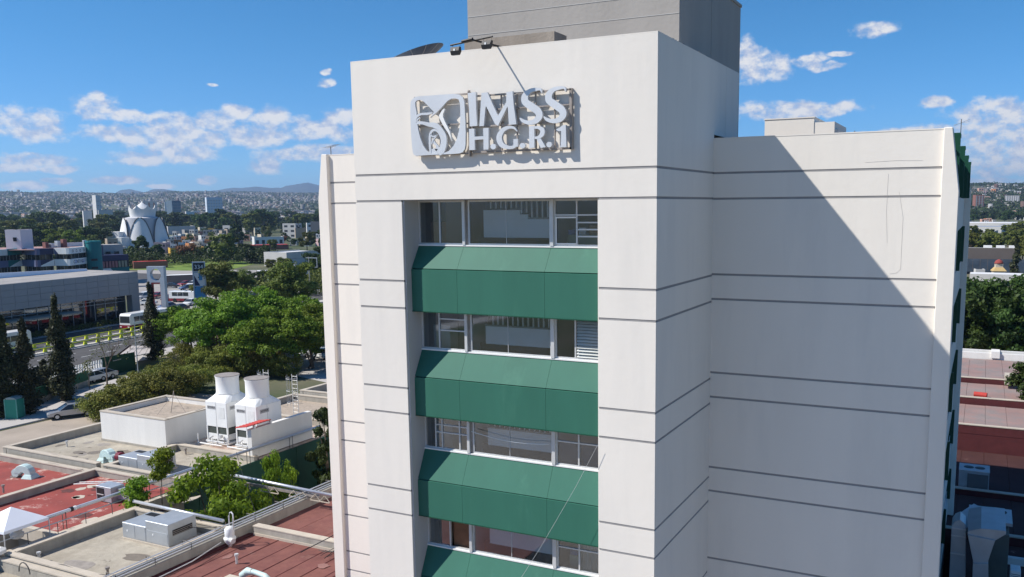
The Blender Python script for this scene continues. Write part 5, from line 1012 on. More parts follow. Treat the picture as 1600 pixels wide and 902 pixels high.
for k in range(9):
    f0, f1 = k/9, (k+.94)/9; q = [rp[3].lerp(rp[2], f0), rp[3].lerp(rp[2], f1), rp[0].lerp(rp[1], f1), rp[0].lerp(rp[1], f0)]
    part('roof_sheet', MB().prism([p[:2] for p in q][::-1], 1.7, 1.8+.03*(k % 2)), M('pale_sheet', (.46, .42, .40), .8, .12, 1), tr2)
part('edge', MB().tube([tuple(rp[3]+Vector((-.2, .2, 1.8))), tuple(rp[0]+Vector((-.2, -.2, 1.8)))], .15, 4), redtrim, tr2)
bs = thing('bus_stop_sign', 'white edged blue board cut by the left edge', 'sign', tuple(G0(-2, 640)), None, 0)
q = at(1, 588, 1, G0(-2, 640).y); part('post', MB().tube([(q.x-.6, q.y, 0), (q.x-.6, q.y, q.z+.6)], .06, 6), galv, bs); part('board', B(q.x-1.3, q.x+.32, q.y-.05, q.y+.05, q.z-.62, q.z+.68), whitep, bs); part('board_face', B(q.x-1.2, q.x+.12, q.y-.062, q.y-.052, q.z-.5, q.z+.5), navym, bs)
lp_ = thing('street_lamp', 'slim grey lamp post between the olive shrubs and the pylon sign', 'street lamp', tuple(G0(216, 585)))
q = G0(216, 585); part('pole', MB().tube([(q.x, q.y, 0), (q.x, q.y, 7.2)], [.08, .05], 6), galv, lp_)
up = thing('utility_pole', 'concrete utility pole with a transformer drum near the tower edge', 'utility pole', tuple(G0(485, 462)))
q = G0(485, 462); part('pole', MB().tube([(q.x, q.y, 0), (q.x, q.y, 9.4)], [.16, .11], 8), concrete, up); part('transformer', MB().lathe((q.x-.9, q.y, 5.2), [(.4, 0), (.45, .1), (.45, 1.1), (.4, 1.2)], 12), galv, up)
part('crossarm', MB().box(q.x-.9, q.x+2.6, q.y-.06, q.y+.06, 9.1, 9.25).box(q.x-.9, q.x+2.6, q.y-.06, q.y+.06, 6.9, 7.0).box(q.x+2.45, q.x+2.57, q.y-.05, q.y+.05, 7.0, 9.1), galv, up)
for (xa, ya, xb, yb, ha, hb, lb) in ((485, 462, 250, 470, 9.2, 9.0, 'upper'), (485, 462, 560, 440, 9.2, 9.0, 'short')):
    A2, B2 = G0(xa, ya), G0(xb, yb); wire('%s overhead wire running from the utility pole' % lb, [(A2.x, A2.y, ha), (B2.x, B2.y, hb)], .02)
# pylon signs
def facing(p): v = CAM-Vector(p); return math.atan2(v.x, -v.y)
pp0 = G0(250, 503); PS = thing('pylon_sign', 'grey pylon sign with a round opening above two legs', 'sign', tuple(pp0), None, facing(pp0)-.45); m_ = M('pylon_grey', (.50, .53, .56), .45, .05, metal=.2)
circ = [(1.05*math.cos(k*math.pi/16), 8.95+1.12*math.sin(k*math.pi/16)) for k in range(32)]
part('ring_panel', shape_mb([[(-1.6, 7.5), (1.6, 7.5), (1.6, 10.5), (-1.6, 10.5)], circ], -.5, .5), m_, PS, local=True)
part('ring_liner', MB().sq([[(1.25*math.cos(k*math.pi/16), y_, 8.95+1.3*math.sin(k*math.pi/16)) for k in range(32)] for y_ in (.1, .45)]), M('ring_dark', (.1, .1, .11), .6), PS, local=True) if 0 else None
part('leg', B(-1.6, -.95, -.5, .5, 0, 7.498), m_, PS, local=True); part('leg', B(.75, 1.6, -.5, .5, 0, 7.498), m_, PS, local=True)
for x_ in (-.95, .70): part('red_lining', B(x_, x_+.05, -.45, .45, .1, 7.45), tinred if x_ > 0 else maroon, PS, local=True)
part('red_beam', B(-.898, .698, -.4, .4, 7.2, 7.49), tinred, PS, local=True)
pq = G0(315, 488); P3 = thing('price_sign', 'tall sign reading 334 over a blue and white poster', 'sign', tuple(pq), None, facing(pq)-.1)
part('frame', MB().box(-1.25, -1.05, -.25, .25, 0, 10.4).box(1.05, 1.25, -.25, .25, 0, 10.4).box(-1.05, 1.05, -.25, .25, 10.2, 10.4).box(-1.05, 1.05, -.25, .25, 8.3, 8.5), m_, P3, local=True)
part('number_panel', B(-1.05, 1.05, -.1, .1, 8.5, 10.2), M('number_black', (.03, .035, .04), .5), P3, local=True); part('numbers', text_mb('334', 1.15, .02, lambda u, v, w2: (u, -.13+w2, 9.32+v)), whitep, P3, local=True)
part('poster', B(-1.05, 1.05, -.1, .1, 3.0, 8.3), M('poster_blue', (.06, .28, .55), .5), P3, local=True)
part('poster_print', MB().box(-1.0, 1.0, -.115, -.103, 5.4, 8.2), whitep, P3, local=True); part('poster_print', MB().pxz([(-.95, 5.5), (.1, 5.5), (-.95, 7.6)], -.13, -.118), navym, P3, local=True); part('poster_print', MB().pxz([(-.1, 6.6), (.55, 6.6), (.6, 8.1), (-.1, 8.1)], -.128, -.117), MATS['poster_blue'], P3, local=True)
# ================================================================ buildings of the middle distance
DG = thing('car_showroom', 'long grey panelled car showroom with a dark glass front', 'building', (RX(60, -17), 60, 0))
yc = 84.5
for y in np.arange(70, 100, .25):             # far corner of the front where the photo shows it
    d_ = Vector((RX(y, -17), y, 5))-CAM
    if 800+PX+FOC*d_.dot(RGT)/d_.dot(FWD) > 217: yc = float(y); break
Y0s = 26; ncol = int((yc-Y0s)/2.35); cw = (yc-Y0s)/ncol
def onf(y, o): return (RX(y, -17+o), y)
part('core', MB().prism([onf(Y0s, -.2), onf(yc, -.2), onf(yc, -15), onf(Y0s, -15)][::-1], 4.9, 9.15), panelg, DG)
part('roof', MB().prism([onf(Y0s, -.3), onf(yc-.1, -.3), onf(yc-.1, -14.8), onf(Y0s, -14.8)][::-1], 9.151, 9.25), M('showroom_roof', (.33, .31, .29), .9, .2, .3), DG)
for i in range(ncol):
    a, b_ = Y0s+i*cw+.02, Y0s+(i+1)*cw-.02
    for r_ in range(4): part('panel', MB().prism([onf(a, -.2), onf(a, .05), onf(b_, .05), onf(b_, -.2)][::-1], 4.95+r_*1.08, 4.95+r_*1.08+1.05), panelg, DG)
for i in range(4):
    for r_ in range(4): part('panel', MB().prism([(RX(yc, -17.3-i*2.4), yc), (RX(yc, -17.3-i*2.4), yc+.06), (RX(yc, -19.6-i*2.4), yc+.06), (RX(yc, -19.6-i*2.4), yc)], 4.95+r_*1.08, 6.0+r_*1.08), panelg, DG)
part('white_sheeting', MB().sq([[(*onf(62, -13.0), 9.26), (*onf(yc-2, -12.0), 9.26), (*onf(yc-2, -12.6), 9.26), (*onf(62, -13.6), 9.26)], [(*onf(62, -13.2), 10.4), (*onf(yc-2, -12.2), 9.7), (*onf(yc-2, -12.4), 9.7), (*onf(62, -13.4), 10.4)]]), canvas, DG)
part('corner_pier', MB().prism([onf(yc-1.9, .04), onf(yc, .04), onf(yc, -1.5), onf(yc-1.9, -1.5)][::-1], 0, 4.94), panelg, DG)
part('pier', MB().prism([onf(56.0-26, .03), onf(58.5-26, .03), onf(58.5-26, -1), onf(56-26, -1)][::-1], 0, 4.94), panelg, DG)
part('glass_wall', MB().prism([onf(Y0s, -1.8), onf(yc-1.9, -1.8), onf(yc-1.9, -1.9), onf(Y0s, -1.9)][::-1], .2, 4.9), glass('shop_glass', (.35, .4, .4), .05, .75), DG)
part('interior', MB().prism([onf(Y0s, -14), onf(yc-2, -14), onf(yc-2, -14.3), onf(Y0s, -14.3)][::-1], 0, 4.9), roomdark, DG); part('floor', MB().prism([onf(Y0s, .3), onf(yc-.2, .3), onf(yc-.2, -23), onf(Y0s, -23)][::-1], .01, .2), roomdark, DG)
for i in range(ncol*1):
    y = Y0s+i*cw+.3; part('mullion', MB().prism([onf(y, -1.78), onf(y+.08, -1.78), onf(y+.08, -1.7), onf(y, -1.7)], .2, 4.92), galv, DG)
for z_ in (3.7, 4.3): part('transom', MB().prism([onf(Y0s, -1.77), onf(yc-1.9, -1.77), onf(yc-1.9, -1.68), onf(Y0s, -1.68)][::-1], z_, z_+.07), galv, DG)
part('entrance_canopy', MB().prism([onf(62, 2.0), onf(76, 2.0), onf(76, -1.6), onf(62, -1.6)][::-1], 3.1, 3.35), M('canopy_tan', (.3, .28, .24), .7), DG)
hd = MB(); 
for i in range(1): hd.prism([onf(Y0s, 2.6), onf(yc, 2.6), onf(yc, 1.2), onf(Y0s, 1.2)][::-1], .1, .7)
hm = leafmesh('hedge', leaf_d, [(RX(y, -16)+rng.normal()*.4, y, .55, .8, .55) for y in np.arange(Y0s, yc-3, .8)], 12000, .14); props(link('hedge', hm), 'dark clipped hedge in front of the showroom glass', 'hedge')
del hd
# striped office
def P_(x, d, z=0.0): p = polar(x, d); return Vector((p.x, p.y, z))
def seg(name, xa, da, xb, db, z0, z1, th, mat, parent, out=0.0):
    a, b_ = P_(xa, da), P_(xb, db); n_ = Vector(((b_-a).y, -(b_-a).x, 0)).normalized()
    if n_.dot(CAM-a) < 0: n_ = -n_
    a2, b2 = a+n_*out, b_+n_*out; return part(name, MB().prism([a2[:2], b2[:2], (b2-n_*th)[:2], (a2-n_*th)[:2]], z0, z1), mat, parent)
OF = thing('striped_office', 'office building with teal, navy and white bands reading CONTIGO', 'office building', tuple(P_(80, 275)))
ZB = [(11.3, 9.7), (8.35, 6.65), (5.0, 3.1)]; SG = [(-30, 262, 5, 266), (5, 266, 27, 269), (27, 269, 51, 262), (51, 262, 78, 264.5), (78, 264.5, 102, 262), (102, 262, 131, 271)]
cb = [[whitew, bluegrey, whitew], [tealm, tealm, whitep], [bluegrey, bluegrey, whitep], [navym, navym, whitep], [whitep, whitep, whitep], [whitep, whitep, whitep]]
for i, (xa, da, xb, db) in enumerate(SG):
    for j, (zt, zb) in enumerate(ZB): seg('band', xa, da, xb, db, zb, zt, .8, cb[i][j], OF, out=.002*j)
    for (z0, z1) in ((8.352, 9.698), (5.002, 6.648), (.3, 3.098)):
        seg('window_strip', xa, da, xb, db, z0, z1, .2, M('office_glass', (.03, .035, .035), .15, .3, .6, spec=.8), OF, out=-.5)
        nn = max(2, int((xb-xa)/5))
        for k in range(nn): f = (k+.5)/nn; seg('mullion', xa+(xb-xa)*f-.15, da+(db-da)*f, xa+(xb-xa)*f+.15, da+(db-da)*f, z0, z1, .1, rustst if k % 2 else galv, OF, out=-.42)
def tri(pts, mat, out): # painted triangles on a facade segment: pts (frac, z)
    pass
def wedge(i, f0, z0, f1, z1, f2, z2, mat):
    xa, da, xb, db = SG[i]; a, b_ = P_(xa, da), P_(xb, db); n_ = Vector(((b_-a).y, -(b_-a).x, 0)).normalized(); n_ = -n_ if n_.dot(CAM-a) < 0 else n_
    v = [a+(b_-a)*f+n_*.01+Vector((0, 0, z)) for f, z in ((f0, z0), (f1, z1), (f2, z2))]; v2 = [p-n_*.3 for p in v]; part('band_wedge', MB().add(v+v2, [(0, 1, 2), (5, 4, 3), (0, 3, 4, 1), (1, 4, 5, 2), (2, 5, 3, 0)]), mat, OF)
wedge(1, .05, 6.66, .98, 6.66, .98, 8.34, whitep); wedge(3, .02, 6.66, .98, 6.66, .98, 8.34, whitep); wedge(2, .4, 11.28, .02, 11.28, .02, 9.72, navym); wedge(4, .02, 9.72, .3, 9.72, .02, 11.28, bluegrey)
part('roof', MB().prism([P_(5, 266.3)[:2], P_(51, 262.5)[:2], P_(131, 271)[:2], P_(131, 285)[:2], P_(-30, 285)[:2], P_(-30, 262.5)[:2]][::-1], 10.9, 11.1), M('office_roof', (.36, .22, .20), .9, .2, .4), OF)
part('stair_drum', MB().lathe(tuple(P_(141, 271)), [(1.95, 0), (1.95, 12.2), (2.05, 12.2), (2.05, 12.7), (1.7, 12.75)], 20), tealm, OF, smooth=False)
for z_ in (3.2, 5.2, 7.4): q = P_(141, 269.2); seg('slot_window', 136, 268.95, 146, 268.95, z_, z_+.55, .3, blackm, OF)
for (x0_, x1_, d0, d1, z0, z1, m2) in ((152, 195, 280, 284, 6.6, 8.2, navym), (152, 195, 280, 284, 2.6, 4.6, tealm), (152, 195, 280.4, 284.4, 0, 8.1, blackm), (156, 187, 290, 292, 6.0, 10.9, M('upper_grey', (.42, .40, .38), .9)), (152, 156, 281, 283, 8.2, 11.2, navym)): seg('wing_wall', x0_, d0, x1_, d1, z0, z1, 5, m2, OF)
for k in range(8): seg('wing_window', 153.5+k*5, 280+.4*k, 157+k*5, 280.3+.4*k, 4.7, 6.5, .2, M('pink_blind', (.35, .16, .16), .7) if k < 5 else M('green_blind', (.28, .28, .2), .7), OF, out=.03)
for k in range(2): seg('upper_window', 160+k*14, 289.8, 167+k*14, 290.6, 7.6, 8.9, .2, blackm, OF, out=.05)
a, b_ = P_(152, 280), P_(195, 284); n_ = Vector(((b_-a).y, -(b_-a).x, 0)).normalized(); n_ = -n_ if n_.dot(CAM-a) < 0 else n_
v = [a+(b_-a)*f+n_*.02+Vector((0, 0, z)) for f, z in ((.01, 2.7), (.5, 2.7), (.3, 4.5), (.01, 4.5))]; part('band_wedge', MB().add(v+[p-n_*.3 for p in v], [(0, 1, 2, 3), (7, 6, 5, 4), (0, 4, 5, 1), (1, 5, 6, 2), (2, 6, 7, 3), (3, 7, 4, 0)]), whitep, OF)
for (x0_, x1_, d0, d1) in ((4, 28, 264.5, 262.6), (28, 47, 262.6, 266)): seg('roof_tank_room', x0_, d0+5, x1_, d1+5, 11.1, 16.2, 3.5, M('pinkish_white', (.72, .66, .68), .9, .04), OF)
seg('tank_room_window', 16, 268.3, 21, 268, 13.2, 14.2, .3, blackm, OF, out=.1)
for (x, w1, h1) in ((66, 5, 1.5), (75, 5, 1.2), (85, 5, 1.8), (94, 6, 2.2)): seg('roof_unit', x, 272, x+w1, 272.4, 11.1, 11.1+h1, 1.5, galv if x % 2 else M('unit_red', (.2, .09, .08), .8), OF)
seg('roof_rail_wall', 78, 276, 131, 280, 11.1, 12.2, .3, whitep, OF); seg('roof_rail_wall', 126, 270.5, 131, 271.5, 11.1, 13.0, .3, whitep, OF)
xa, da, xb, db = SG[5]; a, b_ = P_(xa, da), P_(xb, db); e1 = (b_-a).normalized(); n_ = Vector((e1.y, -e1.x, 0)); n_ = -n_ if n_.dot(CAM-a) < 0 else n_; L5 = (b_-a).length
tcx = lambda f, z: (lambda u, v, w2: tuple(a+e1*(L5*f+u)+n_*(.02+w2)+Vector((0, 0, z+v))))
for k, ch in enumerate('CONTIGO'): part('letter', text_mb(ch, 1.25, .02, tcx(.24+k*.085, 7.5)), navym if ch != 'O' else M('letter_blue', (.10, .15, .5), .5), OF)
for k in range(4):
    f = .2+.2*k; part('round_emblem', text_mb('O', 1.1, .02, tcx(f, 10.35)), M('emblem_grey', (.12, .12, .12), .6), OF)
# church with a crown
cp = polar(222, 556); CH = thing('crown_church', 'white round church with pointed petal arches and a crown on top', 'church', tuple(cp)); m_ = M('church_rim_grey', (.10, .10, .10), .8)  # dark grey of the petal rims and crown base
rad = lambda z: 14.2-3.6*(z/16.5)**.8 if z < 16.5 else 10.6
zs_ = [0, 2, 4, 6, 8, 10, 12, 14, 16.5]; part('drum', MB().lathe(tuple(cp), [(rad(z)-1.0, z) for z in zs_]+[(6.5, 17.2)], 48), M('church_grey_wall', (.50, .50, .52), .8, .04), CH)
th0 = facing(cp)-math.pi/2
for k in range(6):
    am = th0-.15+k*math.pi/3; v = []; f = []; nz = 12; nw = 6; hw = math.pi/6*.98; edge_l = []; edge_r = []
    for j in range(nz+1):
        z = 16.8*j/nz; half = hw*math.sqrt(max(0, 1-(z/16.9)**1.9)); bul = .9*(1-(z/16.8))+.25
        for i in range(nw+1): a_ = am+half*(2*i/nw-1); rr_ = rad(min(z, 16.4))+bul*(1-abs(2*i/nw-1)**2)*.8; v.append((cp.x+rr_*math.cos(a_), cp.y+rr_*math.sin(a_), z))
        rr_ = rad(min(z, 16.4))+.15; edge_l.append((cp.x+rr_*math.cos(am-half), cp.y+rr_*math.sin(am-half), z)); edge_r.append((cp.x+rr_*math.cos(am+half), cp.y+rr_*math.sin(am+half), z))
    for j in range(nz):
        for i in range(nw): q = j*(nw+1)+i; f.append((q, q+1, q+nw+2, q+nw+1))
    pt_ = part('petal', MB().add(v, f), churchw, CH, smooth=True); part('petal_rim', MB().tube(edge_l, .28, 5), m_, pt_); part('petal_rim', MB().tube(edge_r, .28, 5), m_, pt_)
v = []; n = 64
for i in range(n):
    a_ = th0+.42+2*math.pi*i/n; ph = (i % 8)/8; tip = 1-abs(2*((ph+.0) % 1)-1); tp = (abs(ph-.0) if ph < .5 else 1-ph)*2; hh = 24.0-2.6*math.sin(tp*math.pi/2)**.7
    v += [(cp.x+6.6*math.cos(a_), cp.y+6.6*math.sin(a_), 17.2), (cp.x+7.3*math.cos(a_), cp.y+7.3*math.sin(a_), hh)]
part('crown', MB().add(v, [(2*i, 2*((i+1) % n), 2*((i+1) % n)+1, 2*i+1) for i in range(n)]), churchw, CH); part('crown_base', MB().lathe((cp.x, cp.y, 16.6), [(6.9, 0), (6.9, .5), (6.2, .6)], 32), m_, CH)
part('crown_dome', MB().lathe((cp.x, cp.y, 17.2), [(6.2, 0), (6.1, 3.2), (3.6, 5.6), (1.4, 7.2), (.1, 8.2)], 24), churchw, CH, smooth=True)
for (x, d, h1) in ((192, 545, 9), (196, 540, 6)): seg('side_chapel', x-10, d, x+4, d+6, 0, h1, 8, churchw, CH)
# generic boxes placed by photo column, distance and top row
WINM = M('house_window', (.04, .045, .05), .3, .2, 2)
def pbox(label, x0, x1, yt, yb=None, d=None, depth=9, mat=None, rows=2, cols=3, rot=.35, cat='house', name='house', zb=0.0, parapet=.4, roofm=None, side=2, grp=None, sidem=None):
    xm = (x0+x1)/2
    if d is None: g_ = G0(xm, yb); d = (g_-Vector((CAM.x, CAM.y, 0))).length
    dr = ray(xm, yt); zt = CAM.z+dr.z/math.hypot(dr.x, dr.y)*d; p = polar(xm, d, zb); tot = (polar(x1, d)-polar(x0, d)).length; dp_ = min(depth, tot*.9)
    L_ = max(tot*.3, (tot-dp_*math.sin(abs(rot)))/math.cos(rot)); H_ = max(zt-zb, 2.5); t = thing(name, label, cat, tuple(p), grp, facing(p)+rot)
    part('wall', B(-L_/2, L_/2, -dp_/2, dp_/2, -2 if zb else 0, H_-.02), mat, t, local=True)
    part('roof', B(-L_/2+.2, L_/2-.2, -dp_/2+.2, dp_/2-.2, H_-.019, H_+.02), roofm or M('flat_roof_grey', (.42, .38, .35), .9, .2, .2), t, local=True)
    if parapet: part('parapet', MB().box(-L_/2, L_/2, -dp_/2, -dp_/2+.2, H_-.018, H_+parapet).box(-L_/2, -L_/2+.2, -dp_/2+.2, dp_/2, H_-.018, H_+parapet).box(L_/2-.2, L_/2, -dp_/2+.2, dp_/2, H_-.018, H_+parapet), mat, t, local=True)
    for r_ in range(rows):
        z0 = H_*(r_+.32)/rows; hh = H_/rows*.42
        for c_ in range(cols):
            xx = -L_/2+L_*(c_+.25)/cols; w0 = L_/cols*.5; wd = part('window', B(xx, xx+w0, -dp_/2-.05, -dp_/2+.05, z0, z0+hh), WINM, t, local=True)
        for c_ in range(side if rot else 0):
            yy = -dp_/2+dp_*(c_+.25)/side; w0 = dp_/side*.45; sx = (1 if rot < 0 else -1)*-1; s0 = L_/2 if rot < 0 else L_/2; part('window', B(s0-.05, s0+.05, yy, yy+w0, z0, z0+hh), WINM, t, local=True)
    return t, L_, dp_, H_
hc = lambda n, c, v=.06: M(n, c, .9, v, .5)
w1, w2_, cream, yel_, orange, salm, greyw, pinkw, brick, tanw, bluew = hc('house_white', (.66, .65, .63)), hc('house_offwhite', (.55, .53, .50)), hc('house_cream', (.58, .50, .38)), hc('house_yellow', (.55, .33, .06)), hc('house_orange', (.52, .22, .09)), hc('house_salmon', (.55, .33, .25)), hc('house_grey', (.32, .31, .30)), hc('house_pink', (.52, .36, .36)), hc('house_brick', (.25, .11, .08)), hc('house_tan', (.38, .31, .24)), hc('house_blue', (.35, .48, .55))
redr = hc('roof_red', (.27, .06, .05)); whiter = hc('roof_white', (.68, .68, .68))
pbox('long yellow two-storey building behind the rust-tinged tree', 258, 316, 388, 400, mat=yel_, rows=2, cols=7, rot=.12); pbox('white narrow gable house in front of the yellow building', 279, 291, 387, 399, mat=w1, rows=1, cols=1, rot=.1)
gh, L_, dp_, H_ = pbox('cream gate house with a curved roof beside the lawn', 326, 342, 389, 405, mat=cream, rows=1, cols=2, rot=.3)
part('curved_roof', MB().pxz([(L_*.62*math.cos(a_), H_+L_*.28*math.sin(a_)) for a_ in [math.pi*k/10 for k in range(11)]], -dp_/2-.4, dp_/2+.2), whitep, gh, local=True)
pbox('white warehouse with a pale pitched roof left of the tower', 409, 500, 394, 414, mat=w2_, rows=0, cols=0, rot=-.75, depth=22, roofm=whiter, cat='warehouse', name='warehouse'); 
wh = bpy.data.objects[[o.name for o in bpy.data.objects if o.name.startswith('warehouse')][-1]]
pbox('brown low shed with a bright red roof behind the warehouse', 380, 448, 383, 390, mat=brick, rows=0, cols=0, rot=.1, roofm=tinred, cat='shed', name='shed', parapet=0)
pbox('white terraced houses with blue windows above the red roof', 391, 441, 371, 385, mat=w1, rows=1, cols=5, rot=.15); pbox('cream and white stepped house near the tower edge', 440, 470, 350, 372, mat=w2_, rows=3, cols=2, rot=-.5); pbox('tan side wing of the stepped house', 456, 477, 357, 372, mat=tanw, rows=0, cols=0, rot=.2)
pbox('plain grey windowless block at the edge of the tower', 484, 506, 347, 372, mat=hc('block_grey', (.24, .22, .21)), rows=0, cols=0, rot=-.2, depth=14); pbox('white narrow annex beside the grey block', 477, 488, 349, 366, mat=w1, rows=2, cols=1, rot=.1)
pbox('long hall with a gleaming white roof behind the church', 254, 303, 354, 366, mat=hc('hall_grey', (.45, .45, .47)), rows=0, cols=0, rot=.15, depth=30, roofm=whiter, cat='hall', name='hall'); pbox('white gabled chapel-like house right of the small houses', 346, 366, 353, 366, mat=w2_, rows=1, cols=1, rot=-.5)
pbox('white flat-roofed school-like building at far left', -4, 36, 349, 366, mat=w1, rows=1, cols=9, rot=.12, cat='building', name='flat_building', depth=14); pbox('white villa with a red trimmed roof above the bright trees', 78, 110, 350, 362, mat=w1, rows=1, cols=4, rot=-.25, roofm=redr); pbox('low grey wall-like block right of the villa', 112, 133, 354, 360, mat=tanw, rows=0, cols=0, rot=.1)
pbox('white roadside kiosk building with blue panes before the dark tree', 447, 460, 413, 428, mat=w2_, rows=1, cols=3, rot=-.3, cat='kiosk', name='kiosk')
pbox('low red canopy at the edge of the lawn', 200, 256, 409, 419, mat=brick, rows=0, cols=0, rot=.1, depth=5, roofm=tinred, cat='canopy', name='canopy', parapet=0)
pbox('long grey-brown boundary shed beside the service road', 250, 312, 434, 443, mat=hc('shed_brown', (.17, .14, .13)), rows=0, cols=0, rot=.05, depth=4, roofm=whiter, cat='shed', name='shed', parapet=0); pbox('low brown shed behind the car park trees', 395, 432, 426, 436, mat=MATS['shed_brown'], rows=0, cols=0, rot=.05, depth=5, roofm=whiter, cat='shed', name='shed', parapet=0)
pbox('small mauve and cream shops below the church', 236, 262, 380, 396, mat=pinkw, rows=2, cols=3, rot=-.3); pbox('white domed little building below the church', 234, 248, 368, 385, mat=w1, rows=1, cols=2, rot=.2); pbox('brown stone shop row beside the striped office', 160, 180, 374, 392, mat=tanw, rows=1, cols=2, rot=.2)
# towers before the hillside
def tower(label, x0, x1, yt, yb, d, mat, zb=0, ribs=8, rot=.3, fin=None):
    dr = ray((x0+x1)/2, yb); t, L_, dp_, H_ = pbox(label, x0, x1, yt, d=d, depth=22, mat=mat, rows=0, cols=0, rot=rot, cat='tower block', name='tower_block', zb=zb)
    for k in range(ribs): x = -L_/2+L_*(k+.15)/ribs; part('facade_rib', B(x, x+L_/ribs*.35, -dp_/2-.3, -dp_/2+.1, H_*.04, H_*.95), fin or w1, t, local=True)
    for k in range(int(H_/4)): part('floor_line', B(-L_/2-.05, L_/2+.05, -dp_/2-.15, -dp_/2, k*4+1, k*4+1.5), greyw, t, local=True)
    return t
tower('dark blue-grey glass tower in the left background', 260, 283, 314, 334, 1350, hc('glass_tower', (.10, .15, .20)), ribs=7, fin=hc('glass_rib', (.2, .27, .33)), rot=.45); tower('broad white office tower in the left background', 321, 348, 309, 331, 1350, hc('white_tower', (.55, .62, .70)), ribs=6, rot=.1)
tower('grey block with orange ends behind the church crown', 221, 246, 315, 328, 1500, w2_, ribs=3, fin=hc('rib_orange', (.4, .22, .15)), rot=.1); tower('slim white bell tower of the far left complex', 145, 158, 306, 340, 900, w1, ribs=2, rot=.5); pbox('white ribbed hall beside the far bell tower', 150, 176, 329, d=900, mat=w2_, rows=1, cols=6, rot=.2, cat='hall', name='hall'); pbox('white low block left of the far bell tower', 128, 143, 330, d=920, mat=w1, rows=0, cols=0, rot=.1)
pbox('long white hall roof between the far towers', 289, 303, 331, d=1200, mat=w1, rows=0, cols=0, rot=.1, roofm=whiter, cat='hall', name='hall'); pbox('white silo-like slab left of the glass tower', 257, 260, 316, d=1340, mat=w1, rows=0, cols=0, rot=.1, cat='tower block', name='tower_block')
# small houses of the middle distance, right of the church
rnd = random.Random(5); cnt = {}
cm = [('white', w1), ('off-white', w2_), ('cream', cream), ('salmon', salm), ('orange', orange), ('grey', greyw), ('brick-brown', brick), ('tan', tanw), ('pink', pinkw), ('pale blue', bluew), ('yellow', yel_)]
spots = []
for row, (yb_, x0_, x1_, st) in enumerate(((395, 258, 322, 13), (390, 250, 330, 12), (385, 255, 345, 12), (380, 258, 372, 12), (376, 262, 400, 13), (371, 262, 345, 12), (367, 305, 420, 14), (396, 160, 196, 13), (402, 175, 200, 14), (386, 165, 192, 12), (377, 470, 515, 16), (384, 446, 515, 17))):
    x = x0_+rnd.random()*5
    while x < x1_: spots.append((x, yb_+rnd.uniform(-1.5, 1.5))); x += st*rnd.uniform(.8, 1.3)
for x, yb_ in sorted(spots):
    nm, m_ = rnd.choices(cm, [6, 6, 3, 2, 1.2, 3, 2, 3, 1.5, 1, .6])[0]; cnt[nm] = cnt.get(nm, 0)+1
    h_ = rnd.uniform(7, 12); wdt = rnd.uniform(9, 15); ordn = cnt[nm]; o_ = ['first', 'second', 'third', 'fourth', 'fifth', 'sixth', 'seventh', 'eighth', 'ninth', 'tenth', 'eleventh', 'twelfth', 'thirteenth', 'fourteenth', 'fifteenth', 'sixteenth', 'seventeenth', 'eighteenth', 'nineteenth', 'twentieth']
    pbox(f'small flat-roofed {nm} house, {o_[min(ordn-1, 19)]} {nm} one from the left', x, x+wdt, yb_-h_, yb_, mat=m_, rows=2 if h_ > 9 else 1, cols=2, rot=rnd.choice((-.5, -.3, .25, .45)), depth=9, side=1, roofm=rnd.choice((None, None, redr, whiter)), grp='small houses right of the church')
# ---------------------------------------------------------------- right-hand background
pbox('low dark glass office with a brown roof edge on the right', 1500, 1592, 389, 426, mat=hc('office_brown', (.13, .11, .10)), rows=0, cols=0, rot=.03, depth=25, roofm=whiter, cat='office building', name='glass_office', parapet=.6)
go = [o for o in bpy.data.objects if o.name.startswith('glass_office')][0]
L_ = (polar(1592, 270)-polar(1500, 270)).length
for k in range(10): part('glass_panel', B(-9.6+k*1.95, -7.75+k*1.95, -9.2, -9.0, .8, 4.6), M('office_pane', (.05, .07, .10), .12, .3, .5, spec=.8), go, local=True)
for k in range(3): part('roof_box', B(-1+k*3.4, 1.2+k*3.4, -4, 0, 7.0, 8.2), w1, go, local=True)
pbox('small cream cottage with a stepped top left of the domed house', 1527, 1545, 424, 437, mat=w2_, rows=1, cols=1, rot=.2)
dh, L_, dp_, H_ = pbox('yellow-roofed house with a small red dome on the right', 1555, 1577, 431, 438, mat=cream, rows=0, cols=0, rot=.2, roofm=yel_, parapet=0)
part('lantern', B(-.9, .9, -.9, .9, H_, H_+2.0), cream, dh, local=True); part('dome', MB().lathe((0, 0, H_+2.0), [(1.2, 0), (1.1, .3), (.8, .8), (.3, 1.1), (.02, 1.2)], 14), redr, dh, smooth=True, local=True)
part('hip_roof', MB().sq([[(-L_/2-.3, -dp_/2-.3, H_+.03), (L_/2+.3, -dp_/2-.3, H_+.03), (L_/2+.3, dp_/2+.3, H_+.03), (-L_/2-.3, dp_/2+.3, H_+.03)], [(-1, -1, H_+1.0), (1, -1, H_+1.0), (1, 1, H_+1.0), (-1, 1, H_+1.0)]]), hc('roof_ochre', (.5, .36, .16)), dh, local=True)
pbox('long white boundary roof just above the dark trees', 1520, 1640, 435, 443, mat=w2_, rows=0, cols=0, rot=.02, depth=6, roofm=whiter, cat='wall', name='boundary_building', parapet=0)
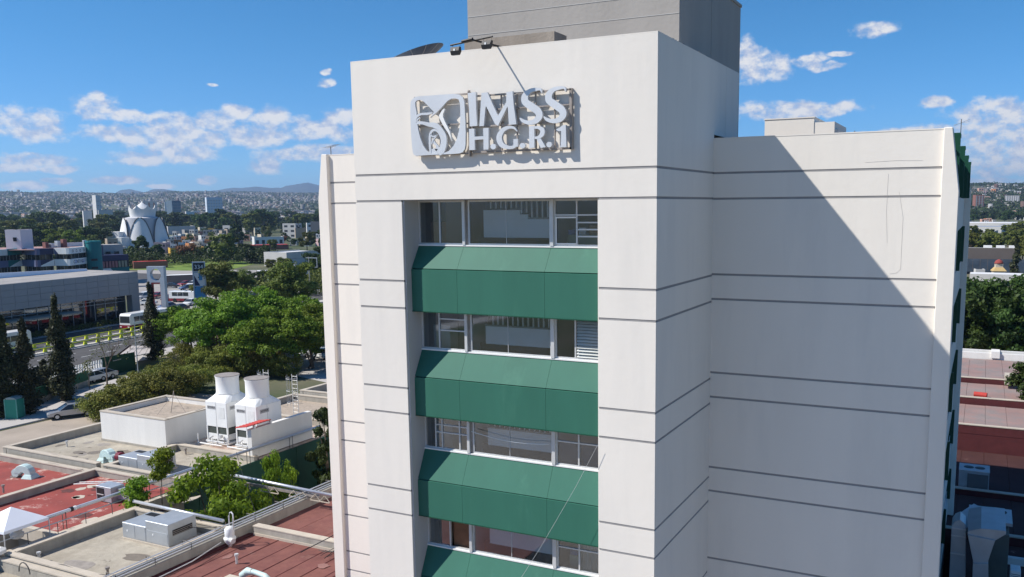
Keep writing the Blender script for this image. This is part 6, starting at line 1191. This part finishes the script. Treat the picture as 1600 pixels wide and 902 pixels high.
for i, (x0, x1, yt, yb_, d) in enumerate(((1490, 1575, 354, 366, 700), (1500, 1562, 361, 372, 560), (1560, 1650, 352, 362, 760), (1500, 1640, 348, 354, 880))):
    pbox(['blue-grey roofed warehouse, middle one of the right group', 'white-fronted warehouse nearest to the olive grove', 'pale roofed warehouse at the right edge', 'long low warehouse at the back of the right group'][i], x0, x1, yt, d=d, mat=w2_, rows=0, cols=0, rot=-.12, depth=60, roofm=[hc('roof_blue', (.22, .28, .38)), whiter, hc('roof_bluegrey', (.35, .38, .43)), whiter][i], cat='warehouse', name='warehouse', parapet=.3)
zt_ = lambda x, d: float(hterr(np.float64(azel(x, 320)[0]), np.float64(d)))
tower('red-brown slab tower beyond the warehouses', 1519, 1537, 305, 318, 1700, brick, zb=zt_(1530, 1700), ribs=3, fin=greyw); tower('dark grey hotel block on the right hillside', 1569, 1592, 306, 318, 1900, greyw, zb=zt_(1580, 1900), ribs=6, rot=.1)
hl = [('white', w1), ('off-white', w2_), ('orange', orange), ('salmon', salm), ('cream', cream), ('pink', pinkw)]; cnt2 = {}
for i in range(60):
    x = rnd.uniform(1490, 1625); d = rnd.choice((rnd.uniform(950, 1500), rnd.uniform(1300, 2300), rnd.uniform(2200, 2900))); z_ = zt_(x, d); nm, m_ = rnd.choices(hl, [6, 5, 2, 2, 2, 1.5])[0]; cnt2[nm] = cnt2.get(nm, 0)+1
    yb_ = 316.5-(z_-21)*1363/d*1.12; 
    pbox(f'{nm} hillside house on the right, one of those beyond the warehouses', x, x+rnd.uniform(6, 12), yb_-rnd.uniform(4, 6), d=d, mat=m_, rows=1, cols=2, side=1, rot=rnd.choice((-.4, .3, .1)), depth=12, zb=z_, parapet=0, roofm=rnd.choice((None, redr, whiter)), grp=f'{nm} houses beyond the right warehouses')
pbox('long white house on the crest of the right-hand hill', 1534, 1552, 285.5, d=3250, mat=w1, rows=1, cols=4, rot=.1, zb=zt_(1543, 3250), cat='house')
# ---------------------------------------------------------------- hillside city on the left: nearest 200 singly, the rest as one mass
protos = []
for k, (m_, a, b_, h) in enumerate(((w1, 16, 12, 7), (w2_, 20, 14, 6), (tanw, 14, 12, 8), (greyw, 24, 14, 7), (w1, 34, 16, 6), (brick, 15, 12, 7), (salm, 14, 11, 7))):
    t = MB().box(-a/2, a/2, -b_/2, b_/2, -6, h).mesh('wall', m_); r2 = MB().box(-a/2+.5, a/2-.5, -b_/2+.5, b_/2-.5, h, h+.3).mesh('roof', [whiter, redr, MATS['flat_roof_grey']][k % 3])
    wi = MB(); [wi.box(-a/2+1.5+q*4, -a/2+3.5+q*4, -b_/2-.1, -b_/2+.1, 2, 5) for q in range(int(a/4)-0)]; protos.append((t, r2, wi.mesh('windows', WINM)))
for i in range(200):
    x = random.uniform(-20, 545); d = random.uniform(1280, 2100); z_ = zt_(x, d); p = polar(x, d, z_); k = random.randrange(7); nm = ['white', 'off-white', 'tan', 'grey', 'long white', 'brick-red', 'salmon'][k]
    t = thing('hillside_house', f'{nm} box-like house low on the left hillside beyond the wooded belt', 'house', tuple(p), f'{nm} houses low on the left hillside', facing(p)+random.uniform(-.5, .5)); link('wall', protos[k][0], t); link('roof', protos[k][1], t); link('windows', protos[k][2], t)
def citymass(name, n, a0, a1, d0, d1, seed, label):
    g = np.random.default_rng(seed); pal = np.array([(.46, .45, .44), (.36, .35, .33), (.28, .25, .22), (.17, .17, .17), (.24, .16, .13), (.16, .09, .07), (.38, .34, .28), (.12, .125, .14)]); pw_ = np.array([.26, .2, .15, .13, .09, .05, .08, .04])
    az_ = g.uniform(a0, a1, n); dd = d0+(d1-d0)*g.random(n)**1.15; z = hterr(az_, dd); L = g.uniform(5, 11, n)*(1+(g.random(n) < .05)*g.uniform(1, 3.5, n))*(dd/3500)**.25; Wd = g.uniform(5, 9, n); H = g.uniform(2.4, 5, n)+(g.random(n) < .008)*g.uniform(5, 14, n); th = -az_+g.uniform(-.6, .6, n)
    keep = (np.sin(az_*61+dd/260)+np.sin(az_*97-dd/410)+g.normal(size=n)*.7) > -1.0; az_, dd, z, L, Wd, H, th = [q[keep] for q in (az_, dd, z, L, Wd, H, th)]; n = len(az_)
    cx = CAM.x+dd*np.sin(az_); cy = CAM.y+dd*np.cos(az_); sg = np.array([(-1,-1),(1,-1),(1,1),(-1,1)])/2.; v = np.empty((n, 8, 3))
    for k in range(4):
        lx, ly = sg[k, 0]*L, sg[k, 1]*Wd; X = cx+lx*np.cos(th)-ly*np.sin(th); Y = cy+lx*np.sin(th)+ly*np.cos(th)
        v[:, k] = np.stack([X, Y, z-8], 1); v[:, k+4] = np.stack([X, Y, z+H], 1)
    fq = np.array([(4,5,6,7),(0,1,5,4),(1,2,6,5),(2,3,7,6),(3,0,4,7)]); F = (fq[None]+8*np.arange(n)[:, None, None]).reshape(-1, 4)
    me = bpy.data.meshes.new(name); me.vertices.add(n*8); me.vertices.foreach_set('co', v.ravel()); me.loops.add(F.size); me.loops.foreach_set('vertex_index', F.ravel().astype(np.int32)); me.polygons.add(len(F)); me.polygons.foreach_set('loop_start', np.arange(0, F.size, 4, dtype=np.int32)); me.polygons.foreach_set('loop_total', np.full(len(F), 4, dtype=np.int32)); me.update()
    c = pal[g.choice(len(pal), n, p=pw_)]*g.uniform(.45, .85, (n, 1)); ca = me.color_attributes.new('tint', 'FLOAT_COLOR', 'CORNER'); cl_ = np.ones((n, 5, 4, 4)); cl_[..., :3] = c[:, None, None, :]; rf = g.random(n); cl_[:, 0, :, :3] = np.where((rf < .18)[:, None, None], np.array((.2, .09, .07)), c[:, None, :]*.8); ca.data.foreach_set('color', cl_.ravel())
    me.materials.append(M('city_tint', (1, 1, 1), .9, .1, .05, attr=True)); props(link(name, me), label, 'city', None, 'stuff')
citymass('hillside_city', 24000, -1.10, -.28, 1900, 7000, 3, 'dense pale city of small houses covering the left hillside')
citymass('right_hillside_city', 2600, -.16, .12, 1300, 2900, 4, 'scattered pale houses climbing the right-hand hill')
def treemass(name, n, a0, a1, d0, d1, seed, label, rr=(4, 9), mat=leaf_d, thresh=-.4, hh=(4, 9), lf=2.6, per=14):
    g = np.random.default_rng(seed); az_ = g.uniform(a0, a1, n); dd = g.uniform(d0, d1, n); keep = (np.sin(az_*83+dd/230)+np.sin(az_*47-dd/330)+g.normal(size=n)*.6) > thresh; az_ = az_[keep]; dd = dd[keep]; z = hterr(az_, dd)
    cs = np.stack([CAM.x+dd*np.sin(az_), CAM.y+dd*np.cos(az_), z+g.uniform(1, 4, len(z)), g.uniform(*rr, len(z)), g.uniform(*hh, len(z))], 1)
    me = leafmesh(name, mat, cs, len(cs)*per, lf, r_=g); props(link(name, me), label, 'trees', None, 'stuff')
citymass('town_blocks', 1500, -.58, -.04, 230, 1900, 14, 'low pale town blocks stretching away behind the tower')
treemass('town_trees', 700, -.60, -.03, 90, 1400, 15, 'dark green gardens and trees between the town blocks', rr=(3, 6), hh=(2, 4.5), thresh=-.6, lf=.8, per=60)
citymass('far_town', 5000, -.28, -.05, 1900, 6500, 16, 'pale town on the rising ground behind the tower')
treemass('hillside_trees', 15000, -1.10, -.28, 1300, 6900, 8, 'dark patches of trees scattered through the hillside city', thresh=-.5, hh=(3, 6))
treemass('right_hill_scrub', 9000, -.16, .13, 1200, 3600, 9, 'dark scrub covering the right-hand hill', rr=(6, 14), hh=(3, 6), thresh=-.9)
treemass('belt_undergrowth', 2600, -1.08, -.30, 850, 1330, 10, 'dark undergrowth filling the wooded belt', rr=(5, 9), hh=(2.5, 6.5), thresh=-1.2)
treemass('lawn_hedges', 150, azel(160, 400)[0], azel(430, 400)[0], 352, 405, 12, 'dark hedges and bushes along the far side of the lawn', rr=(2, 3.5), hh=(1.6, 3), thresh=-2, mat=leaf_d, lf=.38, per=160)
treemass('car_park_hedges', 60, azel(335, 400)[0], azel(515, 400)[0], 205, 250, 13, 'bushes between the car park and the warehouse', rr=(1.8, 3), hh=(1.6, 2.8), thresh=-2, mat=leaf_o, lf=.3, per=160)
# haze
hz_ = props(link('haze', MB().box(-9800, 7000, -2500, 14500, -1.2, 400).mesh('haze', (lambda m_: m_)(bpy.data.materials.new('haze_air')))), kind='stuff')
hm_ = bpy.data.materials['haze_air']; hm_.use_nodes = True; t = hm_.node_tree; t.nodes.clear(); pv = N(t, 'ShaderNodeVolumePrincipled', i_Color=(.50, .70, 1, 1), i_Density=8.5e-5, i_Anisotropy=.2); o = N(t, 'ShaderNodeOutputMaterial'); t.links.new(pv.outputs[0], o.inputs['Volume'])
